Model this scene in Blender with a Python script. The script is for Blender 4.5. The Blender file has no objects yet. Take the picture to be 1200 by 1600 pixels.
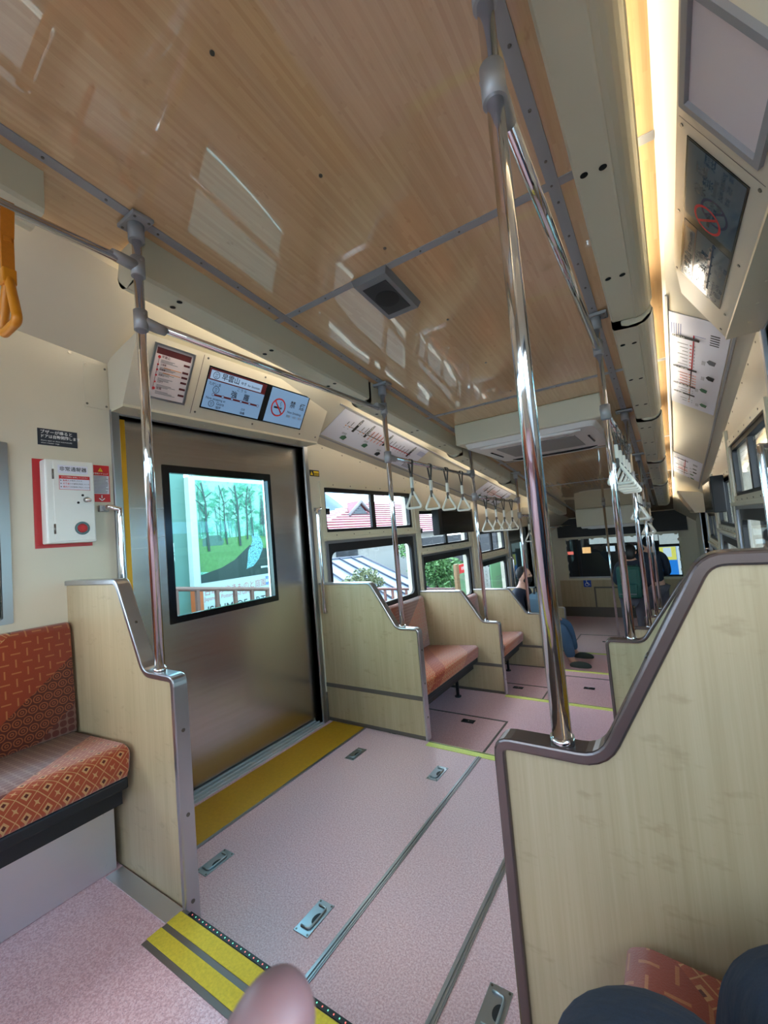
import bpy, bmesh, math, random
from mathutils import Vector, Matrix
random.seed(7)
S = bpy.context.scene
COL = S.collection
PI = math.pi
# ------------------------------------------------------------------ camera, world, exposure
EYE = Vector((0, 0, 1.22))
cam_d = bpy.data.cameras.new('camera'); cam = bpy.data.objects.new('camera', cam_d); COL.objects.link(cam)
dF = Vector((445, 0, 672)).normalized()
dT = Vector((-1014, 125, 672)).normalized(); dT = (dT - dF * dT.dot(dF)).normalized()
dV = dF.cross(dT)
if dV.y > 0: dV = -dV
def w_axis(i): return Vector((-dT[i], dF[i], dV[i]))
R_, D_, F_ = w_axis(0), w_axis(1), w_axis(2)
cam.matrix_world = Matrix(((R_.x, -D_.x, -F_.x, EYE.x), (R_.y, -D_.y, -F_.y, EYE.y), (R_.z, -D_.z, -F_.z, EYE.z), (0, 0, 0, 1)))
cam_d.sensor_fit = 'VERTICAL'; cam_d.sensor_height = 24; cam_d.sensor_width = 18
cam_d.lens = 672 / 1600 * 24; cam_d.clip_start = .01; cam_d.clip_end = 400
cam_d.dof.use_dof = True; cam_d.dof.focus_distance = 1.8; cam_d.dof.aperture_fstop = 11
S.camera = cam
S.view_settings.view_transform = 'Standard'; S.view_settings.look = 'None'
S.view_settings.gamma = 1; S.view_settings.use_curve_mapping = False
S.view_settings.exposure = 0.62
SKY_STRENGTH = 8.0
COVE_STRENGTH = 16.0
W = bpy.data.worlds.new('sky'); S.world = W; W.use_nodes = True
nt = W.node_tree; nt.nodes.clear()
tc = nt.nodes.new('ShaderNodeTexCoord'); no = nt.nodes.new('ShaderNodeTexNoise'); no.inputs['Scale'].default_value = 3.2; no.inputs['Detail'].default_value = 5
cr = nt.nodes.new('ShaderNodeValToRGB'); bg = nt.nodes.new('ShaderNodeBackground'); ow = nt.nodes.new('ShaderNodeOutputWorld')
cr.color_ramp.elements[0].position = .40; cr.color_ramp.elements[0].color = (.16, .36, .62, 1)
cr.color_ramp.elements[1].position = .60; cr.color_ramp.elements[1].color = (.98, .98, 1, 1)
nt.links.new(tc.outputs['Generated'], no.inputs['Vector']); nt.links.new(no.outputs['Fac'], cr.inputs['Fac'])
nt.links.new(cr.outputs['Color'], bg.inputs['Color']); bg.inputs['Strength'].default_value = SKY_STRENGTH
nt.links.new(bg.outputs[0], ow.inputs[0])

# ------------------------------------------------------------------ materials
def lin(c):
    return tuple(((x / 255) / 12.92 if x / 255 <= .04045 else ((x / 255 + .055) / 1.055) ** 2.4) for x in c) + (1,)
class N:
    """small helper that writes a node tree"""
    def __init__(s, name):
        s.m = bpy.data.materials.new(name); s.m.use_nodes = True; s.t = s.m.node_tree; s.t.nodes.clear()
        s.out = s.t.nodes.new('ShaderNodeOutputMaterial'); s.b = s.t.nodes.new('ShaderNodeBsdfPrincipled')
        s.t.links.new(s.b.outputs[0], s.out.inputs[0])
    def put(s, sock, v):
        if isinstance(v, bpy.types.NodeSocket): s.t.links.new(v, sock)
        elif isinstance(v, (tuple, list)) and sock.type == 'VECTOR': sock.default_value = v[:3]
        else: sock.default_value = v
    def math(s, op, a, b=0.0, c=0.0):
        n = s.t.nodes.new('ShaderNodeMath'); n.operation = op
        s.put(n.inputs[0], a); s.put(n.inputs[1], b); s.put(n.inputs[2], c); return n.outputs[0]
    def mix(s, f, a, b):
        n = s.t.nodes.new('ShaderNodeMix'); n.data_type = 'RGBA'
        s.put(n.inputs[0], f); s.put(n.inputs[6], a); s.put(n.inputs[7], b); return n.outputs[2]
    def coord(s, kind='Object'):
        return s.t.nodes.new('ShaderNodeTexCoord').outputs[kind]
    def mapv(s, v, scale=(1, 1, 1), loc=(0, 0, 0), rot=(0, 0, 0)):
        n = s.t.nodes.new('ShaderNodeMapping'); s.t.links.new(v, n.inputs[0]); n.inputs[1].default_value = loc
        n.inputs[2].default_value = rot; n.inputs[3].default_value = scale; return n.outputs[0]
    def noise(s, v, sc, det=3, rough=.5):
        n = s.t.nodes.new('ShaderNodeTexNoise'); s.t.links.new(v, n.inputs['Vector']); n.inputs['Scale'].default_value = sc
        n.inputs['Detail'].default_value = det; n.inputs['Roughness'].default_value = rough; return n.outputs['Fac']
    def ramp(s, f, stops):
        n = s.t.nodes.new('ShaderNodeValToRGB'); s.put(n.inputs[0], f); e = n.color_ramp.elements
        while len(e) < len(stops): e.new(.5)
        for i, (p, c) in enumerate(stops): e[i].position = p; e[i].color = c
        return n.outputs[0]
    def bump(s, h, strength=.2, dist=.002):
        n = s.t.nodes.new('ShaderNodeBump'); s.put(n.inputs['Height'], h); n.inputs['Strength'].default_value = strength
        n.inputs['Distance'].default_value = dist; s.t.links.new(n.outputs[0], s.b.inputs['Normal'])
    def sep(s, v):
        n = s.t.nodes.new('ShaderNodeSeparateXYZ'); s.t.links.new(v, n.inputs[0]); return n.outputs
    def set(s, **k):
        nm = dict(col='Base Color', rough='Roughness', metal='Metallic', coat='Coat Weight', coatr='Coat Roughness', spec='Specular IOR Level', emit='Emission Color', es='Emission Strength', aniso='Anisotropic', trans='Transmission Weight', sss='Subsurface Weight')
        for a, b in k.items(): s.put(s.b.inputs[nm[a]], b)
        return s
def plain(name, rgb, rough=.5, metal=0, var=.06, coat=0, scale=9, bump=0, emit=0, spec=.5):
    n = N(name); o = n.coord(); f = n.noise(o, scale, 4)
    c = lin(rgb); lo = tuple(x * (1 - var) for x in c[:3]) + (1,); hi = tuple(min(1, x * (1 + var)) for x in c[:3]) + (1,)
    col = n.mix(f, lo, hi)
    n.set(col=col, rough=rough, metal=metal, coat=coat, spec=spec)
    if bump: n.bump(n.noise(o, scale * 25, 2), bump, .001)
    if emit: n.set(emit=col, es=emit)
    return n.m
M = {}
M['cream'] = plain('cream painted panel', (208, 200, 180), .42, var=.025, bump=.04)
M['cream2'] = plain('cream lacquered metal', (208, 201, 176), .3, var=.02)
M['white'] = plain('white enamel', (228, 228, 222), .3, var=.02)
M['chrome'] = plain('polished chrome tube', (225, 225, 228), .07, 1, var=.02)
M['alu'] = plain('satin aluminium', (170, 172, 176), .34, 1, var=.06)
M['aludull'] = plain('dull grey aluminium trim', (158, 158, 160), .5, .15, var=.05)
M['sill'] = plain('sill aluminium', (200, 200, 200), .45, .45, var=.08)
M['castalu'] = plain('cast aluminium fitting', (176, 176, 178), .5, .6, var=.05)
M['black'] = plain('black rubber', (16, 16, 18), .5, var=.1)
M['blackgloss'] = plain('black gloss', (10, 11, 13), .18, var=.1)
M['darkframe'] = plain('dark steel frame', (40, 42, 46), .45, .3)
M['screw'] = plain('screw head steel', (120, 116, 108), .3, .9)
M['hole'] = plain('dark vent hole', (14, 12, 10), .8)
M['yellow'] = plain('yellow painted edge', (236, 178, 16), .5, var=.06)
M['yellowtread'] = plain('yellow rubber tread', (200, 148, 22), .55, var=.16, scale=60, bump=.5)
M['yellownose'] = plain('yellow grit nosing', (232, 206, 60), .6, var=.25, scale=160, bump=.6)
M['limenose'] = plain('pale lime nosing', (222, 226, 120), .5, var=.12, scale=80)
M['red'] = plain('red plate', (178, 28, 34), .4, var=.05)
M['redsticker'] = plain('red sticker', (205, 32, 40), .4, var=.03)
M['ink'] = plain('black print', (28, 28, 32), .6)
M['inkwhite'] = plain('white print', (235, 235, 235), .6, var=.01)
M['inkgrey'] = plain('grey print', (120, 120, 126), .6)
M['inkred'] = plain('red print', (200, 40, 44), .6)
M['inkmaroon'] = plain('maroon print', (86, 26, 30), .6)
M['inkyellow'] = plain('yellow print', (240, 200, 30), .6)
M['inkgreen'] = plain('green print', (60, 110, 80), .6)
M['inkblue'] = plain('blue print', (70, 90, 170), .6)
M['inkpink'] = plain('pink print', (232, 170, 165), .6)
M['inkorange'] = plain('orange print', (220, 140, 60), .6)
M['inkrose'] = plain('rose print', (170, 84, 84), .6)
M['paper'] = plain('white paper sheet', (224, 224, 236), .45, var=.01)
M['paperwarm'] = plain('warm paper sheet', (226, 214, 214), .45, var=.02)
M['signblack'] = plain('charcoal sign plate', (38, 44, 56), .45, var=.04)
M['strapgrey'] = plain('grey strap webbing', (92, 88, 84), .7)
M['strapwhite'] = plain('white strap grip', (232, 230, 218), .35, var=.02)
M['orange'] = plain('orange strap plastic', (222, 138, 22), .38, var=.06)
M['orangebelt'] = plain('orange webbing belt', (206, 122, 20), .6, var=.12, scale=90)
M['rimdark'] = plain('bronze anodised edge channel', (112, 100, 98), .26, .75, var=.05)
M['rimsteel'] = plain('brushed steel edge channel', (190, 190, 194), .28, .95, var=.05)
M['greygrille'] = plain('grey intake grille', (150, 150, 146), .6)
M['acwhite'] = plain('white cassette cover', (225, 222, 218), .38, var=.02)
M['speaker'] = plain('grey speaker plastic', (128, 128, 130), .42, .2)
M['speakercloth'] = plain('dark speaker cloth', (62, 60, 60), .85)
M['speakercone'] = plain('speaker cone', (40, 38, 37), .8)
M['band'] = plain('grey brown kick strip', (104, 96, 90), .45, .2)
M['skirting'] = plain('brown grey skirting', (104, 92, 84), .5)
M['skirt'] = N('stainless skirt panel').m
def steel(name, rgb, r0, r1, sc):
    n = N(name); o = n.coord(); a = n.noise(n.mapv(o, sc), 1, 5, .6); b = n.noise(o, 1.6, 2)
    c = lin(rgb); col = n.mix(b, tuple(x * .93 for x in c[:3]) + (1,), tuple(min(1, x * 1.04) for x in c[:3]) + (1,))
    rr = n.math('ADD', n.math('MULTIPLY', a, r1 - r0), r0)
    n.set(col=col, rough=rr, metal=1); n.bump(a, .10, .0012); return n.m
M['doorsteel'] = steel('brushed stainless door', (196, 188, 180), .17, .32, (2, .5, 60))
M['skirt'] = steel('stainless skirt', (226, 226, 230), .35, .6, (8, 5, 30))
M['hatchsteel'] = steel('hatch handle steel', (176, 184, 190), .22, .4, (60, 60, 60))
def glass(name, tint, refl=.08):
    n = N(name); t = n.t; t.nodes.remove(n.b)
    tr = t.nodes.new('ShaderNodeBsdfTransparent'); tr.inputs[0].default_value = tint
    gl = t.nodes.new('ShaderNodeBsdfGlossy'); gl.inputs['Roughness'].default_value = .02
    lw = t.nodes.new('ShaderNodeLayerWeight'); lw.inputs['Blend'].default_value = .5
    ad = t.nodes.new('ShaderNodeMath'); ad.operation = 'MULTIPLY_ADD'; ad.inputs[0].default_value = 0
    pw = n.math('POWER', lw.outputs['Facing'], 5.0); t.links.new(pw, ad.inputs[0]); ad.inputs[1].default_value = .8; ad.inputs[2].default_value = refl * .5
    mx = t.nodes.new('ShaderNodeMixShader'); t.links.new(ad.outputs[0], mx.inputs[0]); t.links.new(tr.outputs[0], mx.inputs[1]); t.links.new(gl.outputs[0], mx.inputs[2])
    t.links.new(mx.outputs[0], n.out.inputs[0]); return n.m
M['glass'] = glass('clear window glass', (.9, .95, .95, 1))
M['glassdoor'] = glass('green tinted door glass', (.74, .95, .93, 1), .05)
M['glassdark'] = glass('dark front glass', (.62, .68, .7, 1), .1)
def ceiling_mat():
    n = N('glossy bamboo ceiling laminate'); o = n.coord()
    x, y, z = n.sep(o)
    row = n.math('FLOOR', n.math('DIVIDE', x, .0115))
    off = n.math('FRACT', n.math('MULTIPLY', n.math('SINE', n.math('MULTIPLY', row, 12.9898)), 43758.5))
    cellv = n.math('FLOOR', n.math('ADD', n.math('DIVIDE', y, .32), n.math('MULTIPLY', off, 7.0)))
    r = n.math('FRACT', n.math('MULTIPLY', n.math('SINE', n.math('ADD', n.math('MULTIPLY', row, 78.233), n.math('MULTIPLY', cellv, 37.719))), 15731.7))
    g = n.noise(n.mapv(o, (260, 9, 40)), 1, 3)
    k = n.noise(n.mapv(o, (40, 18, 18)), 1, 2, .7)
    f = n.math('ADD', n.math('MULTIPLY', r, .5), n.math('MULTIPLY', g, .5))
    c1 = n.mix(f, lin((196, 157, 112)), lin((218, 182, 138)))
    kk = n.ramp(k, [(.66, (0, 0, 0, 1)), (.76, (1, 1, 1, 1))])
    c2 = n.mix(n.math('MULTIPLY', kk, .35), c1, lin((160, 118, 76)))
    n.set(col=c2, rough=.22, coat=1, coatr=.015, spec=.5)
    n.b.inputs['Coat IOR'].default_value = 1.75
    w = n.noise(n.mapv(o, (1.6, 1.1, 1)), 1.6, 1)
    nb = n.t.nodes.new('ShaderNodeBump'); n.put(nb.inputs['Height'], w); nb.inputs['Strength'].default_value = .35; nb.inputs['Distance'].default_value = .012
    n.t.links.new(nb.outputs[0], n.b.inputs['Coat Normal'])
    return n.m
M['ceiling'] = ceiling_mat()
def bamboo_panel():
    n = N('pale bamboo veneer panel'); o = n.coord()
    strip = n.noise(n.mapv(o, (42, 42, 1.2)), 1, 2, .6)
    fine = n.noise(n.mapv(o, (260, 260, 5)), 1, 3, .6)
    big = n.noise(n.mapv(o, (9, 9, .8)), 1, 2)
    knot = n.noise(n.mapv(o, (14, 14, 34)), 1, 3, .65)
    f = n.math('ADD', n.math('ADD', n.math('MULTIPLY', strip, .4), n.math('MULTIPLY', fine, .35)), n.math('MULTIPLY', big, .3))
    c = n.ramp(f, [(.3, lin((166, 148, 114))), (.5, lin((179, 161, 128))), (.7, lin((190, 173, 141)))])
    kk = n.ramp(knot, [(.6, (0, 0, 0, 1)), (.72, (1, 1, 1, 1))])
    c = n.mix(n.math('MULTIPLY', kk, .3), c, lin((140, 118, 86)))
    n.set(col=c, rough=.34, coat=.15, coatr=.15); return n.m
M['bamboo'] = bamboo_panel()
def floor_mat():
    n = N('pink speckled vinyl floor'); o = n.coord()
    a = n.noise(n.mapv(o, (1, 1, 1)), 170, 2, .8); b = n.noise(o, 330, 1); l = n.noise(o, 2.2, 3)
    c = n.ramp(a, [(.38, lin((212, 164, 170))), (.5, lin((234, 188, 194))), (.62, lin((246, 214, 218)))])
    c = n.mix(n.ramp(b, [(.64, (0, 0, 0, 1)), (.7, (1, 1, 1, 1))]), c, lin((182, 140, 156)))
    c = n.mix(n.math('MULTIPLY', l, .18), c, lin((210, 172, 180)))
    n.set(col=c, rough=.36, spec=.5); n.bump(a, .05, .0006); return n.m
M['floor'] = floor_mat()
def seat_mat():
    n = N('patchwork orange seat moquette'); uv = n.coord('UV'); u, v, _ = n.sep(uv)
    fr = lambda a: n.math('FRACT', a)
    ab = lambda a: n.math('ABSOLUTE', n.math('SUBTRACT', a, .5))
    lt = lambda a, b: n.math('LESS_THAN', a, b)
    gt = lambda a, b: n.math('GREATER_THAN', a, b)
    AND = lambda a, b: n.math('MULTIPLY', a, b)
    OR = lambda a, b: n.math('MAXIMUM', a, b)
    base = lin((168, 66, 34)); pale = lin((226, 172, 116)); deep = lin((96, 34, 20)); grey = lin((150, 110, 96))
    # diamonds with small squares
    p = .05
    a = fr(n.math('DIVIDE', n.math('ADD', u, v), p)); b = fr(n.math('DIVIDE', n.math('SUBTRACT', u, v), p))
    ma = n.math('MAXIMUM', ab(a), ab(b))
    cell = n.math('MODULO', n.math('ADD', n.math('FLOOR', n.math('DIVIDE', n.math('ADD', u, v), p)), n.math('FLOOR', n.math('DIVIDE', n.math('SUBTRACT', u, v), p))), 2.0)
    ring = AND(lt(ma, .26), gt(ma, .13)); edge = gt(ma, .47)
    cross = AND(lt(ma, .3), lt(n.math('MULTIPLY', ab(a), ab(b)), .006))
    isx = gt(n.math('ABSOLUTE', cell), .5)
    d_f = OR(edge, OR(AND(ring, n.math('SUBTRACT', 1.0, isx)), AND(cross, isx)))
    dia = n.mix(d_f, lin((190, 84, 46)), pale)
    dia = n.mix(AND(lt(ma, .12), n.math('SUBTRACT', 1.0, isx)), dia, deep)
    # basket-weave dashes
    q = .034
    ru = n.math('DIVIDE', u, q); rv = n.math('DIVIDE', v, q)
    par = n.math('ABSOLUTE', n.math('MODULO', n.math('ADD', n.math('FLOOR', ru), n.math('FLOOR', rv)), 2.0))
    h = AND(lt(ab(fr(rv)), .07), lt(ab(fr(ru)), .42)); vv = AND(lt(ab(fr(ru)), .07), lt(ab(fr(rv)), .42))
    isp = gt(par, .5)
    dsh = OR(AND(h, isp), AND(vv, n.math('SUBTRACT', 1.0, isp)))
    das = n.mix(dsh, base, lin((204, 128, 74)))
    # interlocking rings
    s_ = .032
    gu = fr(n.math('DIVIDE', u, s_)); rowi = n.math('FLOOR', n.math('DIVIDE', v, s_))
    gu = fr(n.math('ADD', n.math('DIVIDE', u, s_), n.math('MULTIPLY', rowi, .5)))
    rr = n.math('SQRT', n.math('ADD', n.math('POWER', ab(gu), 2.0), n.math('POWER', ab(fr(n.math('DIVIDE', v, s_))), 2.0)))
    rg = OR(AND(gt(rr, .34), lt(rr, .46)), AND(lt(rr, .2), gt(rr, .1)))
    rin = n.mix(rg, deep, lin((178, 98, 56)))
    # grey flower lattice
    t_ = .026
    fl = n.math('MULTIPLY', ab(fr(n.math('DIVIDE', u, t_))), ab(fr(n.math('DIVIDE', v, t_))))
    flo = n.mix(lt(fl, .03), lin((110, 44, 34)), grey)
    w = fr(n.math('DIVIDE', n.math('ADD', n.math('ADD', n.math('MULTIPLY', u, -.62), n.math('MULTIPLY', v, -.78)), 1.25), 1.25))
    c = n.mix(gt(w, .08), das, dia); c = n.mix(gt(w, .32), c, flo); c = n.mix(gt(w, .504), c, rin); c = n.mix(gt(w, .618), c, das); c = n.mix(gt(w, .787), c, dia)
    wl = n.math('MODULO', w, 1.0)
    fuzz = n.noise(n.coord(), 420, 2)
    c = n.mix(n.math('MULTIPLY', fuzz, .3), c, deep)
    n.set(col=c, rough=.85); n.b.inputs['Sheen Weight'].default_value = .35; n.b.inputs['Sheen Roughness'].default_value = .4
    n.bump(fuzz, .3, .001); return n.m
M['seat'] = seat_mat()
def emis(name, rgb, st, rough=.3):
    n = N(name); c = lin(rgb); n.set(col=tuple(x * .15 for x in c[:3]) + (1,), rough=rough, emit=c, es=st); return n.m
M['led'] = emis('cove light tube', (255, 249, 232), COVE_STRENGTH)
M['lcd'] = emis('lit blue display screen', (130, 166, 204), .42, .15)
M['lcddim'] = emis('dim display screen', (60, 78, 92), .18, .12)  # steep viewing-angle dimming of the right screens put into the colour
M['lcdbar'] = emis('maroon display bar', (96, 32, 34), .3)
M['lcdbardim'] = plain('dim maroon display bar', (70, 40, 42), .3)
M['lcdpale'] = emis('pale display band', (160, 190, 222), .46)
M['lcdink'] = plain('display lettering', (24, 30, 48), .5)
M['lcdinkdim'] = plain('dim display lettering', (18, 22, 28), .5)
M['denim'] = None
def denim():
    n = N('dark blue denim'); o = n.coord(); w = n.noise(n.mapv(o, (600, 600, 600)), 1, 2); l = n.noise(o, 7, 3)
    c = n.mix(w, lin((16, 26, 42)), lin((42, 60, 86))); c = n.mix(n.math('MULTIPLY', l, .5), c, lin((30, 44, 64)))
    n.set(col=c, rough=.8); n.bump(n.noise(n.mapv(o, (9, 22, 9)), 1, 3), .5, .02); return n.m
M['denim'] = denim()
M['denimlight'] = plain('washed blue denim', (70, 100, 130), .8, var=.2)
M['navycoat'] = plain('dark navy jacket', (26, 32, 50), .8, var=.2)
M['skin'] = plain('skin', (206, 160, 138), .5, var=.05)
M['finger'] = plain('fingertip skin', (134, 98, 98), .5, var=.06)
M['finger'].node_tree.nodes['Principled BSDF'].inputs['Subsurface Weight'].default_value = .15
M['finger'].node_tree.nodes['Principled BSDF'].inputs['Subsurface Scale'].default_value = .005
M['hair'] = plain('black hair', (18, 16, 16), .5)
M['mask'] = plain('black cloth mask', (20, 20, 22), .8)
M['cap'] = plain('black cap', (18, 18, 22), .8)
M['green'] = plain('dark green backpack nylon', (18, 74, 66), .6, var=.15)
M['greytrouser'] = plain('grey trousers', (84, 80, 90), .85, var=.1)
M['slateback'] = plain('slate blue bag', (96, 128, 150), .7, var=.15)
M['shoe'] = plain('grey green sneaker', (58, 72, 70), .7, var=.2, scale=60)
M['bluesign'] = plain('blue pictogram sticker', (28, 70, 180), .4)

# ------------------------------------------------------------------ mesh builders
class MB:
    def __init__(s): s.bm = bmesh.new(); s.mats = []; s.mi = 0
    def mat(s, m):
        m = M[m] if isinstance(m, str) else m
        if m not in s.mats: s.mats.append(m)
        s.mi = s.mats.index(m); return s
    def face(s, pts):
        f = s.bm.faces.new([s.bm.verts.new(p) for p in pts]); f.material_index = s.mi; return f
    def box(s, x0, x1, y0, y1, z0, z1, mx=None, bev=0):
        v = [Vector((x, y, z)) for x in (x0, x1) for y in (y0, y1) for z in (z0, z1)]
        if mx: v = [mx @ p for p in v]
        vs = [s.bm.verts.new(p) for p in v]
        fs = []
        for q in ((0, 1, 3, 2), (4, 6, 7, 5), (0, 4, 5, 1), (2, 3, 7, 6), (0, 2, 6, 4), (1, 5, 7, 3)):
            f = s.bm.faces.new([vs[i] for i in q]); f.material_index = s.mi; fs.append(f)
        if bev:
            es = list({e for f in fs for e in f.edges})
            r = bmesh.ops.bevel(s.bm, geom=es, offset=bev, segments=2, affect='EDGES', profile=.5)
            for f in r['faces']: f.material_index = s.mi
        return s
    def prism(s, pts, y0, y1, axis='y', smooth=False):
        """pts: closed outline in the plane across the axis: (x,z) for y, (y,z) for x, (x,y) for z"""
        def P(p, t):
            return (p[0], t, p[1]) if axis == 'y' else ((t, p[0], p[1]) if axis == 'x' else (p[0], p[1], t))
        a = [s.bm.verts.new(P(p, y0)) for p in pts]; b = [s.bm.verts.new(P(p, y1)) for p in pts]
        n = len(pts)
        fa = s.bm.faces.new(a); fb = s.bm.faces.new(b[::-1]); fa.material_index = fb.material_index = s.mi
        for i in range(n):
            f = s.bm.faces.new((a[i], b[i], b[(i + 1) % n], a[(i + 1) % n])); f.material_index = s.mi; f.smooth = smooth
        return s
    def loft(s, rings, closed=True, caps=True, smooth=True):
        vr = [[s.bm.verts.new(p) for p in r] for r in rings]
        m = len(vr[0])
        for i in range(len(vr) - 1):
            for j in range(m if closed else m - 1):
                f = s.bm.faces.new((vr[i][j], vr[i][(j + 1) % m], vr[i + 1][(j + 1) % m], vr[i + 1][j])); f.material_index = s.mi; f.smooth = smooth
        if caps and closed:
            for r in (vr[0][::-1], vr[-1]):
                f = s.bm.faces.new(r); f.material_index = s.mi
        return s
    def tube(s, pts, r, seg=14, caps=True, closed=False, sx=1.0):
        pts = [Vector(p) for p in pts]; n = len(pts); rings = []; up = None
        for i, p in enumerate(pts):
            if closed: t = (pts[(i + 1) % n] - pts[i - 1]).normalized()
            elif i == 0: t = (pts[1] - p).normalized()
            elif i == n - 1: t = (p - pts[-2]).normalized()
            else: t = ((pts[i + 1] - p).normalized() + (p - pts[i - 1]).normalized()).normalized()
            if up is None: up = Vector((1, 0, 0)) if abs(t.x) < .8 else Vector((0, 0, 1))
            a = (up - t * up.dot(t)).normalized(); up = a; b = t.cross(a)
            rr = r[i] if isinstance(r, (list, tuple)) else r
            rings.append([p + a * math.cos(2 * PI * k / seg) * rr * sx + b * math.sin(2 * PI * k / seg) * rr for k in range(seg)])
        if closed: rings.append(rings[0]); caps = False
        return s.loft(rings, True, caps)
    def disc(s, c, nrm, r, h=.002, seg=12):
        c = Vector(c); nrm = Vector(nrm).normalized(); return s.tube([c, c + nrm * h], r, seg)
    def ball(s, c, r, seg=12, rings=8, mx=None):
        m = Matrix.Translation(c) @ (mx or Matrix.Identity(4)) @ Matrix.Diagonal((r[0], r[1], r[2], 1) if isinstance(r, (tuple, list)) else (r, r, r, 1))
        q = bmesh.ops.create_uvsphere(s.bm, u_segments=seg, v_segments=rings, radius=1, matrix=m)
        for v in q['verts']:
            for f in v.link_faces: f.material_index = s.mi; f.smooth = True
        return s
    def build(s, name, mat=None, parent=None, uv=None):
        if name in ('screw', 'vent_hole', 'bracket', 'hinge', 'clip', 'fin', 'eye', 'white_panel', 'blue_panel', 'post', 'shoe', 'hand') and parent is not None:
            todo = set(s.bm.verts); groups = []
            while todo:
                st_ = [todo.pop()]; g = set(st_)
                while st_:
                    v = st_.pop()
                    for e in v.link_edges:
                        w_ = e.other_vert(v)
                        if w_ in todo: todo.discard(w_); g.add(w_); st_.append(w_)
                groups.append(g)
            if 1 < len(groups) <= 100:
                out = []
                for g in groups:
                    q = MB(); q.mats = list(s.mats); mp = {v: q.bm.verts.new(v.co) for v in g}; done = set()
                    for v in g:
                        for f in v.link_faces:
                            if f not in done:
                                done.add(f); nf = q.bm.faces.new([mp[x] for x in f.verts]); nf.material_index = f.material_index; nf.smooth = f.smooth
                    out.append(q._build(name, mat, parent))
                s.bm.free(); return out[0]
        return s._build(name, mat, parent)
    def _build(s, name, mat=None, parent=None):
        if mat is not None:
            s.mats = [M[mat] if isinstance(mat, str) else mat]
            for f in s.bm.faces: f.material_index = 0
        bmesh.ops.recalc_face_normals(s.bm, faces=s.bm.faces[:])
        me = bpy.data.meshes.new(name)
        s.bm.to_mesh(me); s.bm.free()
        for m in s.mats: me.materials.append(m)
        o = bpy.data.objects.new(name, me); COL.objects.link(o)
        if parent is not None:
            o.parent = parent
            o.matrix_parent_inverse = Matrix.Identity(4)
            if parent_offset(parent): o.location = -parent_offset(parent)
        return o
def parent_offset(p):
    v = Vector((0, 0, 0))
    while p is not None: v = v + p.location; p = p.parent
    return v if v.length > 0 else None
def thing(name, label, cat, loc=(0, 0, 0), group=None, kind=None):
    o = bpy.data.objects.new(name, None); COL.objects.link(o); o.location = loc; o.empty_display_size = .1
    tag(o, label, cat, group, kind); return o
def tag(o, label=None, cat=None, group=None, kind=None):
    if label: o['label'] = label
    if cat: o['category'] = cat
    if group: o['group'] = group
    if kind: o['kind'] = kind
    return o
def struct(name, mb, mat=None): return tag(mb.build(name, mat), kind='structure')
def dup(root, delta, label=None, group=None):
    r = root.copy(); COL.objects.link(r); r.location = root.location + Vector(delta)
    if label: r['label'] = label
    if group: r['group'] = group
    for ch in list(root.children):
        c = ch.copy(); COL.objects.link(c); c.parent = r
        for g in list(ch.children):
            d = g.copy(); COL.objects.link(d); d.parent = c
    return r
def round_path(pts, rad, seg=5):
    """open 2D path with rounded inner corners"""
    out = [pts[0]]
    for i in range(1, len(pts) - 1):
        p = Vector(pts[i]); a = Vector(pts[i - 1]); b = Vector(pts[i + 1]); r = rad[i] if isinstance(rad, (list, tuple)) else rad
        u = (a - p).normalized(); v = (b - p).normalized(); ang = math.acos(max(-1, min(1, u.dot(v))))
        d = min(r / math.tan(ang / 2), (a - p).length * .49, (b - p).length * .49)
        p0 = p + u * d; p1 = p + v * d
        for k in range(seg + 1):
            t = k / seg; out.append(tuple(p0 * (1 - t) ** 2 + p * 2 * t * (1 - t) + p1 * t * t))
    out.append(pts[-1]); return out
def offset_path(path, d):
    out = []
    for i, p in enumerate(path):
        a = Vector(path[max(0, i - 1)]); b = Vector(path[min(len(path) - 1, i + 1)]); t = (b - a).normalized()
        out.append((p[0] + t.y * d, p[1] - t.x * d))
    return out
_font_cache = {}
def text_mesh(txt, size, align='LEFT', bold=False):
    key = (txt, size, align)
    if key in _font_cache: return _font_cache[key]
    cu = bpy.data.curves.new('lettering', 'FONT'); cu.body = txt; cu.size = size; cu.align_x = align; cu.align_y = 'BOTTOM_BASELINE' if False else 'CENTER'
    cu.resolution_u = 3
    if bold: cu.offset = size * .012
    o = bpy.data.objects.new('lettering', cu); COL.objects.link(o)
    dg = bpy.context.evaluated_depsgraph_get(); me = bpy.data.meshes.new_from_object(o.evaluated_get(dg))
    bpy.data.objects.remove(o); bpy.data.curves.remove(cu); _font_cache[key] = me; return me
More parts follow.
